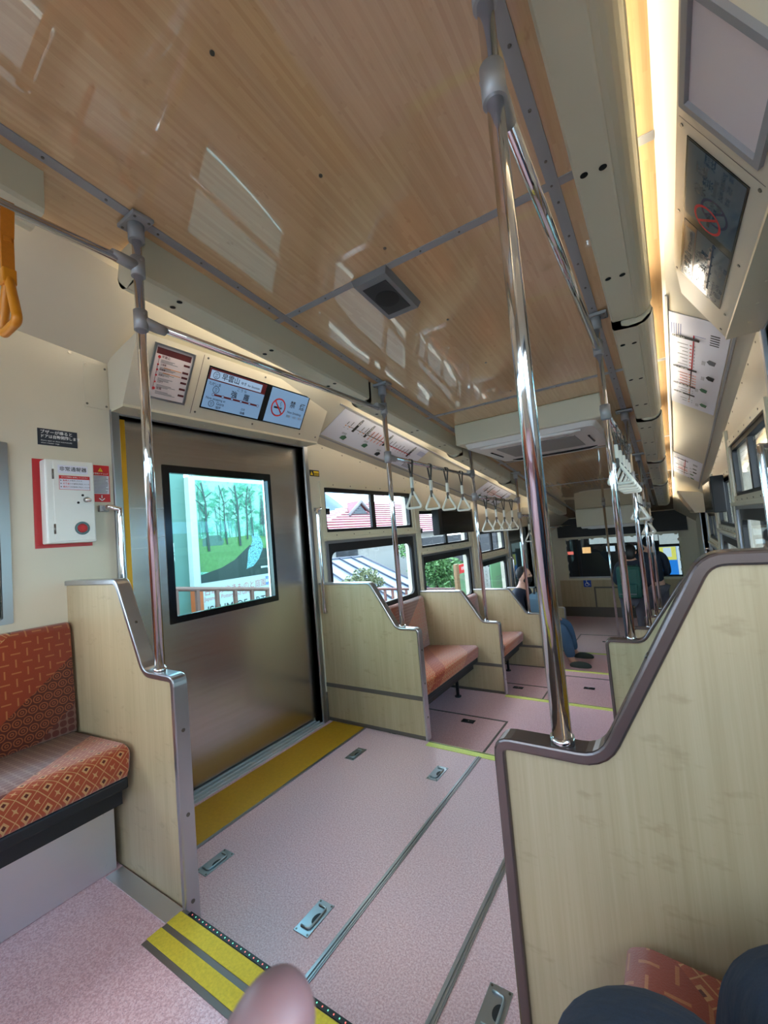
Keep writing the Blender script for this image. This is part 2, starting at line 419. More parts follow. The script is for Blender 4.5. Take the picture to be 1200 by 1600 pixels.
class Sheet:
    """flat printed matter on a plane: origin, u axis, v axis; layers stand out by a fraction of a millimetre"""
    def __init__(s, O, U, V, thick=.0015):
        s.O = Vector(O); s.U = Vector(U).normalized(); s.V = Vector(V).normalized(); s.Nn = s.U.cross(s.V).normalized(); s.mb = MB(); s.k = 0
    def pt(s, u, v, h): return s.O + s.U * u + s.V * v + s.Nn * h
    def rect(s, u0, v0, u1, v1, m, h=None):
        s.k += 1; h = (.0006 + .00022 * s.k) if h is None else h
        s.mb.mat(m).face([s.pt(u0, v0, h), s.pt(u1, v0, h), s.pt(u1, v1, h), s.pt(u0, v1, h)]); return s
    def poly(s, pts, m, h=None):
        s.k += 1; h = (.0006 + .00022 * s.k) if h is None else h
        s.mb.mat(m).face([s.pt(u, v, h) for u, v in pts]); return s
    def disc(s, u, v, r, m, seg=20): return s.poly([(u + r * math.cos(2 * PI * k / seg), v + r * math.sin(2 * PI * k / seg)) for k in range(seg)], m)
    def ring(s, u, v, r, w, m, seg=24):
        s.k += 1; h = .0006 + .00022 * s.k; s.mb.mat(m)
        for k in range(seg):
            a = 2 * PI * k / seg; b = 2 * PI * (k + 1) / seg
            s.mb.face([s.pt(u + r * math.cos(a), v + r * math.sin(a), h), s.pt(u + r * math.cos(b), v + r * math.sin(b), h), s.pt(u + (r - w) * math.cos(b), v + (r - w) * math.sin(b), h), s.pt(u + (r - w) * math.cos(a), v + (r - w) * math.sin(a), h)])
        return s
    def line(s, u0, v0, u1, v1, w, m):
        d = Vector((u1 - u0, v1 - v0)).normalized(); n = Vector((-d.y, d.x)) * w / 2
        return s.poly([(u0 + n.x, v0 + n.y), (u0 - n.x, v0 - n.y), (u1 - n.x, v1 - n.y), (u1 + n.x, v1 + n.y)], m)
    def slab(s, u0, v0, u1, v1, t, m):
        """solid backing, its face at height 0"""
        s.mb.mat(m); a = [s.pt(u, v, h) for h in (.0004, -t) for u, v in ((u0, v0), (u1, v0), (u1, v1), (u0, v1))]
        for q in ((0, 1, 2, 3), (7, 6, 5, 4), (0, 4, 5, 1), (1, 5, 6, 2), (2, 6, 7, 3), (3, 7, 4, 0)): s.mb.face([a[i] for i in q])
        return s
    def text(s, u, v, txt, size, m, align='LEFT', sx=1.0, bold=True):
        s.k += 1; h = .0006 + .00022 * s.k; s.mb.mat(m); me = text_mesh(txt, size, align, bold)
        vs = [s.mb.bm.verts.new(s.pt(u + p.co.x * sx, v + p.co.y, h)) for p in me.vertices]
        for p in me.polygons:
            try:
                f = s.mb.bm.faces.new([vs[i] for i in p.vertices]); f.material_index = s.mb.mi
            except ValueError: pass
        return s
    def build(s, name, parent=None):
        # keep the winding: printed faces look out along the normal
        me = bpy.data.meshes.new(name); s.mb.bm.to_mesh(me); s.mb.bm.free()
        for m in s.mb.mats: me.materials.append(m)
        o = bpy.data.objects.new(name, me); COL.objects.link(o)
        if parent is not None:
            o.parent = parent
            if parent_offset(parent): o.location = -parent_offset(parent)
        return o
def skin(name, verts, edges, rad, mat, parent=None, sub=2, root=0):
    me = bpy.data.meshes.new(name); me.from_pydata([tuple(v) for v in verts], edges, [])
    o = bpy.data.objects.new(name, me); COL.objects.link(o)
    md = o.modifiers.new('skin', 'SKIN'); md.use_smooth_shade = True
    for i, r in enumerate(rad):
        sv = me.skin_vertices[0].data[i]; sv.radius = (r, r) if not isinstance(r, tuple) else r; sv.use_root = (i == root)
    sb = o.modifiers.new('sub', 'SUBSURF'); sb.levels = sub; sb.render_levels = sub
    dg = bpy.context.evaluated_depsgraph_get(); m2 = bpy.data.meshes.new_from_object(o.evaluated_get(dg))
    bpy.data.objects.remove(o); m2.name = name; m2.materials.clear(); m2.materials.append(M[mat])
    for p in m2.polygons: p.use_smooth = True; p.material_index = 0
    o = bpy.data.objects.new(name, m2); COL.objects.link(o)
    if parent is not None:
        o.parent = parent
        if parent_offset(parent): o.location = -parent_offset(parent)
    return o

# ------------------------------------------------------------------ layout numbers (metres)
XL, XR, XC = -2.08, .38, -.81
def cz(y): return 2.4825 - .13 * y          # the sloping ceiling
YB = [.768, 2.272, 3.665, 5.0, 6.27]         # seat partitions
EDGE = [-.95, .748, 2.25, 3.62, 5.0, 6.27, 9.4]
LEV = [.155, 0, -.205, -.39, -.55, -.71]
YEND, YBACK = 9.4, -2.3
def mir(x): return 2 * XC - x                # fittings on the right side mirror those on the left
# ------------------------------------------------------------------ floor
fb = MB()
pts = [(YBACK, LEV[0] + .16), (EDGE[0], LEV[0] + .16), (EDGE[0], LEV[0])]
for i in range(1, 6): pts += [(EDGE[i], LEV[i - 1]), (EDGE[i], LEV[i])]
pts += [(YEND, LEV[5]), (YEND, -1.2), (YBACK, -1.2)]
fb.prism(pts, XL - .12, XR + .12, 'x'); struct('floor', fb, 'floor')
# ------------------------------------------------------------------ ceiling: bamboo field, cream slopes
cb = MB()
XI_L, XI_R = -1.695, .075
cb.prism([(YBACK, cz(YBACK)), (YEND, cz(YEND)), (YEND, cz(YEND) + .03), (YBACK, cz(YBACK) + .03)], XI_L, XI_R, 'x')
ce = cb.build('ceiling', 'ceiling')
tag(ce, kind='structure')
for nm, xi, xo in (('ceiling', XI_L, XL), ('ceiling', XI_R, XR)):
    c2 = MB(); s_ = 1 if xo > xi else -1
    d = [(xi, 0), (xi + s_ * .012, -.016), (xo, -.24), (xo, -.19), (xi + s_ * .03, .03), (xi, .03)]
    a = [(x, YBACK, cz(YBACK) + z) for x, z in d]; b = [(x, YEND, cz(YEND) + z) for x, z in d]
    c2.loft([a, b], True, True, False)
    o = struct(nm, c2, 'cream')
sc = MB()
for y in [.628, 1.005, 1.36, 1.9, 2.4, 2.85]: 
    sc.disc((-.79, y, cz(y) + .0005), (0, -.13, -1), .0062, .003, 10)
sc.disc((-.79, -.3, cz(-.3)), (0, 0, -1), .006, .003, 10)
o = sc.build('screw', 'screw', ce)
# aluminium strips on the ceiling
tb = MB()
def ystrip(mb, x, y0, y1, w=.036, t=.004, step=.17):
    mb.mat('aludull')
    a = [(x - w / 2, y0, cz(y0)), (x + w / 2, y0, cz(y0)), (x + w / 2, y0, cz(y0) - t), (x - w / 2, y0, cz(y0) - t)]
    b = [(p[0], y1, p[2] + cz(y1) - cz(y0)) for p in a]; mb.loft([a, b], True, True, False)
    mb.mat('screw'); y = y0 + .08
    while y < y1: mb.disc((x, y, cz(y) - t), (0, -.13, -1), .0045, .0025, 8); y += step
def xstrip(mb, y, x0, x1, w=.03, t=.003):
    mb.mat('aludull'); a = [(x0, y - w / 2, cz(y - w / 2)), (x0, y + w / 2, cz(y + w / 2)), (x0, y + w / 2, cz(y + w / 2) - t), (x0, y - w / 2, cz(y - w / 2) - t)]
    mb.loft([a, [(x1, p[1], p[2]) for p in a]], True, True, False)
    mb.mat('screw'); x = x0 + .05
    while x < x1: mb.disc((x, y, cz(y) - t), (0, -.13, -1), .004, .0025, 8); x += .16
t1 = MB(); ystrip(t1, -1.42, YBACK, 8.6); struct('trim_1', t1)
t2 = MB(); ystrip(t2, -.2, YBACK, 8.6); struct('trim_2', t2)
t3 = MB(); xstrip(t3, 1.445, XI_L, XI_R); struct('trim_3', t3)
t4 = MB(); xstrip(t4, 2.95, XI_L, XI_R); struct('trim_4', t4)
t5 = MB(); xstrip(t5, 4.55, XI_L, XI_R); xstrip(t5, 6.0, XI_L, XI_R); struct('trim_5', t5)
t6 = MB(); xstrip(t6, -.1, XI_L, XI_R); struct('trim_6', t6)

# ------------------------------------------------------------------ side walls with openings
def wall(name, side):
    x_in = XL if side < 0 else XR; x0, x1 = (x_in - .1, x_in) if side < 0 else (x_in, x_in + .1)
    # columns: (y0, y1, [openings z])
    ops = [(-2.0, -1.0, [(1.2, 1.85)]), (-.65, .545, [(1.035, 1.68)]), (.98, 2.19, [(0.0, 1.885)]),
           (2.375, 3.635, [(.62, 1.2), (1.285, 1.615)]), (3.775, 5.0, [(.40, .985), (1.07, 1.445)]),
           (5.3, 6.36, [(.17, .78), (.885, 1.17)]), (6.53, 7.74, [(-.71, 1.175)])]
    b = MB(); y = YBACK
    def top(y): return cz(y) - .2
    def seg(ya, yb, za, zb=None):
        if zb is None:
            P = [(ya, za), (yb, za), (yb, top(yb)), (ya, top(ya))]
        else: P = [(ya, za), (yb, za), (yb, zb), (ya, zb)]
        b.prism(P, x0, x1, 'x')
    for y0, y1, zs in ops:
        seg(y, y0, -1.2)
        z = -1.2
        for za, zb in zs: seg(y0, y1, z, za); z = zb
        seg(y0, y1, z); y = y1
    seg(y, YEND, -1.2)
    w = struct(name, b, 'cream'); return ops
ops = wall('wall_left', -1); wall('wall_right', 1)
# end walls
eb = MB(); eb.box(XL - .1, XR + .1, YBACK - .08, YBACK, -.2, 1.2); eb.box(XL - .1, XR + .1, YBACK - .08, YBACK, 2.0, 2.85)
eb.box(XL - .1, -1.9, YBACK - .08, YBACK, 1.2, 2.0); eb.box(.2, XR + .1, YBACK - .08, YBACK, 1.2, 2.0)
struct('wall_rear', eb, 'cream')
# ------------------------------------------------------------------ windows
wn = [0]
def rrect(y0, y1, z0, z1, r, seg=5):
    P = []
    for cy, c_z, a0 in ((y1 - r, z1 - r, 0), (y0 + r, z1 - r, PI / 2), (y0 + r, z0 + r, PI), (y1 - r, z0 + r, 3 * PI / 2)):
        for k in range(seg + 1):
            a = a0 + PI / 2 * k / seg; P.append((cy + r * math.cos(a), c_z + r * math.sin(a)))
    return P
def frame_ring(mb, outer, inner, xa, xb):
    n = len(outer)
    A = [[mb.bm.verts.new((x, p[0], p[1])) for p in o] for x in (xa, xb) for o in (outer, inner)]
    oa, ia, ob, ib = A
    for i in range(n):
        j = (i + 1) % n
        for q in ((oa[i], oa[j], ia[j], ia[i]), (ob[j], ob[i], ib[i], ib[j]), (oa[j], oa[i], ob[i], ob[j]), (ia[i], ia[j], ib[j], ib[i])):
            f = mb.bm.faces.new(q); f.material_index = mb.mi
def window(side, y0, y1, z0, z1, kind):
    """kind: 'fixed' with round black gasket, 'slide' with two panes"""
    wn[0] += 1; x = XL if side < 0 else XR; s_ = -side   # s_ points into the car
    w = thing('window_%d' % wn[0], None, None, (x, (y0 + y1) / 2, z0), kind='structure')
    f = MB()
    if kind == 'fixed':
        f.mat('black'); frame_ring(f, rrect(y0, y1, z0, z1, .012), rrect(y0 + .045, y1 - .05, z0 + .04, z1 - .065, .055), x - s_ * .03, x - s_ * .005)
        f.build('gasket', None, w)
        g = MB().box(min(x - s_ * .025, x - s_ * .02), max(x - s_ * .025, x - s_ * .02), y0 + .03, y1 - .03, z0 + .03, z1 - .04); g.build('pane', 'glass', w)
        a = MB(); a.mat('alu'); frame_ring(a, rrect(y0 - .028, y1 + .03, z0 - .02, z1 + .02, .006), rrect(y0, y1, z0, z1, .006), x - s_ * .002, x + s_ * .012); a.build('frame', None, w)
    else:
        f.mat('black'); frame_ring(f, rrect(y0, y1, z0, z1, .008), rrect(y0 + .022, y1 - .03, z0 + .022, z1 - .03, .02), x - s_ * .04, x - s_ * .004)
        ym = y0 + (y1 - y0) * .5
        f.box(min(x - s_ * .03, x - s_ * .008), max(x - s_ * .03, x - s_ * .008), ym - .025, ym + .03, z0 + .01, z1 - .01); f.build('gasket', None, w)
        g = MB().box(min(x - s_ * .028, x - s_ * .024), max(x - s_ * .028, x - s_ * .024), y0 + .01, ym, z0 + .01, z1 - .01); g.build('pane', 'glass', w)
        g = MB().box(min(x - s_ * .02, x - s_ * .016), max(x - s_ * .02, x - s_ * .016), ym, y1 - .01, z0 + .01, z1 - .01); g.build('pane', 'glass', w)
        l = MB().box(min(x - s_ * .01, x + s_ * .006), max(x - s_ * .01, x + s_ * .006), y0 + .02, y0 + .05, (z0 + z1) / 2 - .035, (z0 + z1) / 2 + .01, bev=.003); l.build('catch', 'blackgloss', w)
        a = MB(); a.mat('cream2'); frame_ring(a, rrect(y0 - .04, y1 + .05, z0 - .045, z1 + .045, .006), rrect(y0, y1, z0, z1, .006), x - s_ * .002, x + s_ * .010)
        a.mat('screw')
        for k in range(6):
            yy = y0 + (y1 - y0) * (k + .5) / 6
            for zz in (z0 - .025, z1 + .022): a.disc((x + s_ * .010, yy, zz), (s_, 0, 0), .005, .002, 8)
        a.build('frame', None, w)
    return w
for side in (-1, 1):
    for y0, y1, zs in ops:
        if zs[0][1] - zs[0][0] > 1.5: continue
        if len(zs) == 1: window(side, y0, y1, zs[0][0], zs[0][1], 'fixed')
        else:
            window(side, y0, y1, zs[0][0], zs[0][1], 'fixed'); window(side, y0, y1, zs[1][0], zs[1][1], 'slide')
w = thing('window_%d' % (wn[0] + 1), None, None, (XC, YBACK, 1.2), kind='structure')
MB().box(-1.9, .2, YBACK - .05, YBACK - .045, 1.2, 2.0).build('pane', 'glass', w)
# ledge bars between upper and lower windows
for k, (side, y0, y1, z) in enumerate([(-1, 2.34, 3.7, 1.235), (1, 2.34, 3.7, 1.235), (-1, 3.74, 5.05, 1.02), (1, 3.74, 5.05, 1.02), (-1, 5.26, 6.4, .83), (1, 5.26, 6.4, .83)]):
    x = XL if side < 0 else XR; s_ = -side
    lb = MB(); lb.box(min(x, x + s_ * .03), max(x, x + s_ * .03), y0, y1, z - .012, z + .012, bev=.003); struct('trim_%d' % (7 + k), lb, 'cream2')
for k, (side, y) in enumerate([(-1, 3.7), (1, 3.7), (-1, 5.14), (1, 5.14)]):
    x = XL if side < 0 else XR; s_ = -side
    lb = MB(); lb.box(min(x, x + s_ * .02), max(x, x + s_ * .02), y - .03, y + .03, -.4 + .0, cz(y) - .27, bev=.004); struct('trim_%d' % (13 + k), lb, 'cream2')

# ------------------------------------------------------------------ doors
dn = [0]
def door(side, dy, dz):
    dn[0] += 1; s_ = -side; xw = XL if side < 0 else XR; x = xw - s_ * .04
    lo, hi = lambda a, b: min(a, b), lambda a, b: max(a, b)
    def bx(mb, xa, xb, y0, y1, z0, z1, bev=0): mb.box(min(xa, xb), max(xa, xb), y0 + dy, y1 + dy, z0 + dz, z1 + dz, bev=bev); return mb
    d = thing('door_%d' % dn[0], None, None, (x, 1.585 + dy, dz), kind='structure')
    wy0, wy1, wz0, wz1 = 1.2, 1.915, .872, 1.682
    p = MB(); bx(p, x - s_ * .03, x, .985, wy0, .045, 1.885); bx(p, x - s_ * .03, x, wy1, 2.19, .045, 1.885); bx(p, x - s_ * .03, x, wy0, wy1, .045, wz0); bx(p, x - s_ * .03, x, wy0, wy1, wz1, 1.885)
    p.build('door_leaf', 'doorsteel', d)
    g = MB(); g.mat('blackgloss'); frame_ring(g, [(a + dy, b + dz) for a, b in rrect(wy0, wy1, wz0, wz1, .006, 2)], [(a + dy, b + dz) for a, b in rrect(wy0 + .038, wy1 - .026, wz0 + .034, wz1 - .04, .004, 2)], x - s_ * .025, x + s_ * .003); g.build('window_surround', None, d)
    q = MB(); bx(q, x - s_ * .015, x - s_ * .011, wy0 + .02, wy1 - .02, wz0 + .02, wz1 - .02); q.build('pane', 'glassdoor', d)
    y = MB(); bx(y, x, x + s_ * .004, .99, 1.03, .045, 1.88); y.build('warning_strip', 'yellow', d)
    f = MB(); bx(f, xw - s_ * .07, xw + s_ * .014, .948, .985, 0, 1.905, .003); bx(f, xw - s_ * .07, xw + s_ * .014, 2.19, 2.228, 0, 1.905, .003); bx(f, xw - s_ * .07, xw + s_ * .006, .95, 2.226, 1.885, 1.91, .002)
    f.build('frame', 'alu', d)
    s = MB(); bx(s, x - s_ * .06, xw + s_ * .02, .985, 2.19, -.03, .006)
    for k in range(3): bx(s, x - s_ * .03 + s_ * .035 * k, x - s_ * .024 + s_ * .035 * k, .985, 2.19, .006, .014)
    s.build('sill', 'sill', d)
    c = MB(); bx(c, x - s_ * .055, x - s_ * .04, .985, wy0 + .02, -.05, 1.9); bx(c, x - s_ * .055, x - s_ * .04, wy1 - .02, 2.19, -.05, 1.9); bx(c, x - s_ * .055, x - s_ * .04, wy0 + .02, wy1 - .02, -.05, wz0 + .02); bx(c, x - s_ * .055, x - s_ * .04, wy0 + .02, wy1 - .02, wz1 - .02, 1.9)
    c.build('outer_skin', 'doorsteel', d)
door(-1, 0, 0); door(1, 0, 0); door(-1, 5.55, -.71); door(1, 5.55, -.71)

# header boxes over the doors
def header(side, dy, dz, label):
    s_ = -side; xw = XL if side < 0 else XR
    o = thing('header_cabinet', label, 'cabinet', (xw, 1.58 + dy, 1.905 + dz))
    bo = .122 if side < 0 else .118; to = .285 if side < 0 else .265
    P = [(xw - s_ * .02, 1.905 + dz), (xw + s_ * bo, 1.905 + dz), (xw + s_ * (bo + .004), 1.912 + dz), (xw + s_ * to, 2.185 + dz), (xw - s_ * .02, 2.13 + dz)]
    m = MB(); m.prism(P, .95 + dy, 2.215 + dy); m.build('body', 'cream', o)
    r = MB(); r.box(min(xw, xw + s_ * bo), max(xw, xw + s_ * bo), .95 + dy, 2.215 + dy, 1.893 + dz, 1.905 + dz)
    for k in range(7): r.disc((xw + s_ * .06, 1.05 + dy + .17 * k, 1.893 + dz), (0, 0, -1), .005, .002, 8)
    r.build('lower_flange', 'cream2', o)
    # slanted face frame: origin at lower edge
    O = Vector((xw + s_ * (bo + .004), 0, 1.912 + dz)); V = Vector((s_ * (to - bo - .004), 0, .273)); L = V.length; V.normalize()
    # screws
    q = MB(); nrm = Vector((s_ * V.z, 0, -abs(V.x)))
    for yy in (1.29, 1.65, 2.03, 2.18):
        for vv in (.022, L - .02):
            c = O + V * vv + Vector((0, yy + dy, 0)); q.disc(c, nrm, .0055, .002, 8)
    q.build('screw', 'screw', o)
    l = MB(); c0 = O + V * .01 + nrm * .0006; c1 = O + V * (L - .01) + nrm * .0006
    for yy in (1.265,):
        l.face([c0 + Vector((0, yy + dy, 0)), c1 + Vector((0, yy + dy, 0)), c1 + Vector((0, yy + .003 + dy, 0)), c0 + Vector((0, yy + .003 + dy, 0))])
    l.build('panel_joint', 'band', o)
    return O, V, L, nrm
HL = header(-1, 0, 0, 'cream slanted cabinet over the left steel door, carrying two blue screens')
HR = header(1, 0, 0, 'cream slanted cabinet at the top right, carrying an empty grey frame and dim screens')
header(-1, 5.55, -.71, 'small distant cream cabinet over the far left door')
header(1, 5.55, -.71, 'small distant cream cabinet over the far right door')
def plane_sheet(H, side, y_start, v0=0):
    O, V, L, nrm = H
    U = Vector((0, 1, 0)) if side < 0 else Vector((0, -1, 0))
    return Sheet(O + Vector((0, y_start, 0)) + V * v0 + nrm * .001, U, V)
# framed station notice, left
def frame_bars(H, side, y0, y1, v0, v1, w, t, mat, name, parent):
    O, V, L, nrm = H; m = MB(); m.mat(mat)
    def bar(ya, yb, va, vb):
        a = [O + Vector((0, y, 0)) + V * v + nrm * h for h in (.0005, t) for y, v in ((ya, va), (yb, va), (yb, vb), (ya, vb))]
        vs = [m.bm.verts.new(p) for p in a]
        for q in ((0, 1, 2, 3), (7, 6, 5, 4), (0, 4, 5, 1), (1, 5, 6, 2), (2, 6, 7, 3), (3, 7, 4, 0)): m.bm.faces.new([vs[i] for i in q])
    bar(y0, y1, v0, v0 + w); bar(y0, y1, v1 - w, v1); bar(y0, y0 + w, v0 + w, v1 - w); bar(y1 - w, y1, v0 + w, v1 - w)
    return m.build(name, mat, parent)
fn = thing('framed_notice', 'white framed station notice with brown header, left of the blue screens', 'notice', HL[0] + Vector((0, 1.12, 0)) + HL[1] * .05)
frame_bars(HL, -1, 1.028, 1.222, .043, .292, .009, .008, 'alu', 'frame', fn)
sh = plane_sheet(HL, -1, 1.037, .052); sw, shh = .176, .231
sh.rect(0, 0, sw, shh, 'paperwarm').rect(.006, shh - .036, sw - .006, shh - .008, 'inkmaroon')
st = [('早雲山', .182), ('上強羅', .148), ('中強羅', .125), ('公園上', .1), ('公園下', .07), ('強羅', .04)]
sh.line(.022, .03, .022, .182, .002, 'inkmaroon')
for i, (t, v) in enumerate(st):
    sh.disc(.022, v, .007 if i in (0, 5) else .0045, 'inkred'); sh.text(.032, v + .003, t, .013 if i in (0, 5) else .009, 'inkmaroon')
    sh.rect(.14, v - .012, .17, v - .002, 'inkmaroon')
    if i in (1, 2): sh.rect(.05, v - .01, .135, v - .007, 'inkorange')
    for k in range(3): sh.rect(.032, v - .012 - .005 * k, .08 + random.random() * .05, v - .0095 - .005 * k, 'inkgrey')
sh.build('sheet', fn)
def display(H, side, label, dim):
    O, V, L, nrm = H
    y0, y1, v0, v1 = 1.31, 2.02, .053, .262
    d = thing('information_display', label, 'screen', O + Vector((0, (y0 + y1) / 2, 0)) + V * v0)
    frame_bars(H, side, y0 - .004, y1 + .004, v0 - .004, v1 + .004, .004, .002, 'blackgloss', 'bezel', d)
    s = plane_sheet(H, side, y0 if side < 0 else y1, v0); W_, Hh = y1 - y0, v1 - v0
    scr, ink, bar = ('lcddim', 'lcdinkdim', 'lcdbardim') if dim else ('lcd', 'lcdink', 'lcdbar')
    s.rect(0, 0, W_, Hh, 'blackgloss'); a = .365; b = .405
    s.rect(.003, .003, a, Hh - .003, scr); s.rect(b, .003, W_ - .003, Hh - .003, scr)
    s.rect(.003, Hh - .062, a, Hh - .003, bar); s.rect(.012, Hh - .056, a - .03, Hh - .012, 'lcdpale' if not dim else scr)
    s.ring(.045, Hh - .034, .019, .003, ink); s.text(.045, Hh - .029, 'OH', .012, ink, 'CENTER'); s.text(.045, Hh - .041, '62', .014, ink, 'CENTER')
    s.text(.075, Hh - .034, '早雲山', .037, ink); s.text(.195, Hh - .036, 'ゆき', .018, ink); s.text(.24, Hh - .038, 'for Sounzan', .017, ink)
    s.text(.012, Hh - .08, 'ただいま', .018, ink); s.text(.18, Hh - .075, 'ご う ら', .018, ink)
    s.ring(.06, Hh - .105, .019, .003, ink); s.text(.06, Hh - .1, 'OH', .012, ink, 'CENTER'); s.text(.06, Hh - .112, '57', .014, ink, 'CENTER')
    s.text(.15, Hh - .108, '強　羅', .04, ink)
    s.rect(.045, .072, .345, .082, bar)
    for k in range(6): s.disc(.05 + .057 * k, .077, .008, scr); s.ring(.05 + .057 * k, .077, .008, .002, bar)
    s.text(.012, .056, 'Now stopping at', .017, ink); s.ring(.05, .03, .017, .003, ink); s.text(.05, .034, 'OH', .011, ink, 'CENTER'); s.text(.05, .024, '57', .012, ink, 'CENTER')
    s.text(.078, .036, 'Gora', .022, ink); s.text(.078, .015, '强罗', .016, ink); s.text(.23, .036, '고라', .016, ink); s.text(.23, .016, '强羅', .016, ink)
    cx, cy = b + .075, .1
    s.rect(cx - .032, cy - .008, cx + .012, cy + .003, ink); s.rect(cx + .015, cy - .008, cx + .028, cy + .003, ink)
    for k in range(5): s.line(cx + .012 + .004 * math.sin(k * 1.5), cy + .008 + k * .006, cx + .012 + .004 * math.sin(k * 1.5 + 1.5), cy + .014 + k * .006, .003, ink)
    s.ring(cx, cy, .055, .009, 'inkred'); s.line(cx - .036, cy + .036, cx + .036, cy - .036, .009, 'inkred')
    s.text(b + .155, .135, '禁', .045, ink); s.text(b + .235, .135, '煙', .045, ink)
    s.text(b + .15, .088, 'Non Smoking', .021, ink); s.text(b + .15, .062, '禁烟　금연　禁菸', .017, 'inkgrey' if not dim else ink)
    s.build('screen', d)
display(HL, -1, 'pair of lit blue screens reading 強羅 and 禁煙 over the left door', False)
display(HR, 1, 'pair of dim grey screens with a no-smoking ring at the upper right', True)
er = thing('empty_poster_holder', 'empty grey metal notice frame at the top right corner', 'frame', HR[0] + Vector((0, 1.12, 0)) + HR[1] * .05)
frame_bars(HR, 1, .93, 1.215, .03, .285, .018, .012, 'aludull', 'frame', er)
s = plane_sheet(HR, 1, 1.2, .045); s.rect(0, 0, .255, .225, 'paperwarm'); s.build('backing', er)

# ------------------------------------------------------------------ cove valances with light tube
def valance(side, y0, y1, d0, d1, label, ends=True):
    s_ = 1 if side > 0 else -1
    xi = -1.475 if side < 0 else -.132
    def prof(y, d):
        c = cz(y); P = [(0, 0), (.003, -d + .002), (.010, -d - .010), (.10, -d - .016)]
        for k in range(1, 7):
            a = PI / 2 * k / 6 * .95; P.append((.10 + .062 * math.sin(a), -d - .016 + .062 * (1 - math.cos(a))))
        P += [(.166, -d + .045), (.160, -d + .045), (.155, -d + .03), (.1, -d - .018), (.04, -d + .005), (.04, 0)]
        return [(xi + s_ * px, y, c + pz) for px, pz in P]
    o = thing('cove_valance', label, 'light valance', (xi, (y0 + y1) / 2, cz((y0 + y1) / 2)))
    m = MB(); m.loft([prof(y0, d0), prof(y1, d1)], True, True, False); hs = m.build('housing', 'cream2', o)
    for ye, de in ((y0, d0), (y1 - .004, d1)):  # plates added to stop tube light leaking across the segment seams
        c = cz(ye); P = [(0, 0), (.003, -de + .002), (.010, -de - .010), (.10, -de - .016), (.131, -de - .008), (.153, -de + .015), (.164, -de + .045), (.14, -.012)]
        e = MB(); e.loft([[(xi + s_ * a, ye + t, c + b) for a, b in P] for t in (0, .004)], True, True, False); e.build('added_end_baffle', 'cream2', hs)
    h = MB(); n = max(1, round((y1 - y0) / .5)); 
    for k in range(n + 0):
        y = y0 + (y1 - y0) * (k + .35) / n; d = d0 + (d1 - d0) * (y - y0) / (y1 - y0)
        for px in (.03, .078): h.disc((xi + s_ * px, y, cz(y) - d - .010 - (px - .01) * .067 - .0002), (s_ * .06, 0, -1), .0105, .0015, 14)
    h.build('vent_hole', 'hole', o)
    t = MB(); t.tube([(xi + s_ * .1, y0 + .14, cz(y0) - .035), (xi + s_ * .1, y1 - .14, cz(y1) - .035)], .012, 8); t.build('light_tube', 'led', o)
valance(-1, -.9, .52, .12, .12, 'cream light valance at the far left edge above the orange strap')
valance(-1, .8, 2.19, .15, .105, 'long cream light valance above the left door cabinet')
valance(1, -.9, .3, .12, .12, 'cream light valance overhead at the right, out past the picture top')
valance(1, .62, 2.2, .12, .09, 'widest cream light valance running down the upper right of the picture')
for k, (a, b, d0, d1) in enumerate([(2.21, 3.6, .125, .095), (3.61, 4.95, .12, .1), (4.96, 6.2, .12, .1), (6.21, 8.0, .12, .1)]):
    for side in (-1, 1):
        ordn = ['second', 'third', 'fourth', 'farthest'][k]
        valance(side, a, b, d0, d1, '%s cream light valance along the %s side of the ceiling' % (ordn, 'left' if side < 0 else 'right'))

# ------------------------------------------------------------------ seat partitions
def partition(side, yb, zb, zs, zt, label, rim, near=False, band=True):
    X = (lambda x: x) if side < 0 else mir
    xo, xs, xt, xw = (-1.318, -1.49, -1.65, XL) if near else (-1.31, -1.462, -1.64, XL)
    if side > 0: xw = mir(XR)
    path = [(xw, zt), (xt, zt), (xs, zs), (xo, zs), (xo, zb)]
    path = round_path(path, [0, .05, .05, .032, 0])
    inner = offset_path(path, .02 if near else .014)
    if side > 0: path = [(X(a), b) for a, b in path]; inner = [(X(a), b) for a, b in inner]
    o = thing('seat_partition', label, 'partition', (X(-1.7), yb, zb))
    m = MB(); m.prism([(X(xw), zb)] + inner[::1], yb - .016, yb + .016)
    m.build('panel', 'bamboo', o)
    r = MB(); n = len(path); w = .024
    rings = [[(p[0], yb - w, p[1]), (p[0], yb + w, p[1]), (q[0], yb + w, q[1]), (q[0], yb - w, q[1])] for p, q in zip(path, inner)]
    r.loft(rings, True, True, False); ro = r.build('edge_channel', rim, o)
    bv = ro.modifiers.new('b', 'BEVEL'); bv.width = .004; bv.segments = 2; bv.limit_method = 'ANGLE'; bv.angle_limit = 1.0
    s = MB(); dx = 1 if side < 0 else -1
    for f in (.2, .5, .8): s.disc((X(xo), yb, zb + (zs - zb) * f), (dx, 0, 0), .006, .002, 10)
    tn = Vector((path[0][0], 0)); a = Vector((X(xt), zt)); b = Vector((X(xs), zs)); t = (b - a).normalized(); nn = Vector((-t.y, t.x)) * (1 if side < 0 else -1)
    mid = (a + b) / 2; s.disc((mid.x, yb, mid.y), (nn.x, 0, nn.y), .005, .002, 10)
    s.build('screw', 'screw', ro)
    if band:
        z = zb + .23 + .01 if yb > 2 else None
        if z:
            b_ = MB()
            x0, x1 = sorted((X(xw + .0), X(xo - .014)))
            b_.box(x0, x1, yb - .0185, yb + .0185, z - .013, z + .013); b_.build('band', 'band', o)
            k_ = MB(); k_.box(x0, x1, yb - .0185, yb + .0185, zb, zb + .022); k_.build('kick_strip', 'band', o)
    return o
ORD = ['nearest', 'second', 'third', 'fourth', 'fifth']
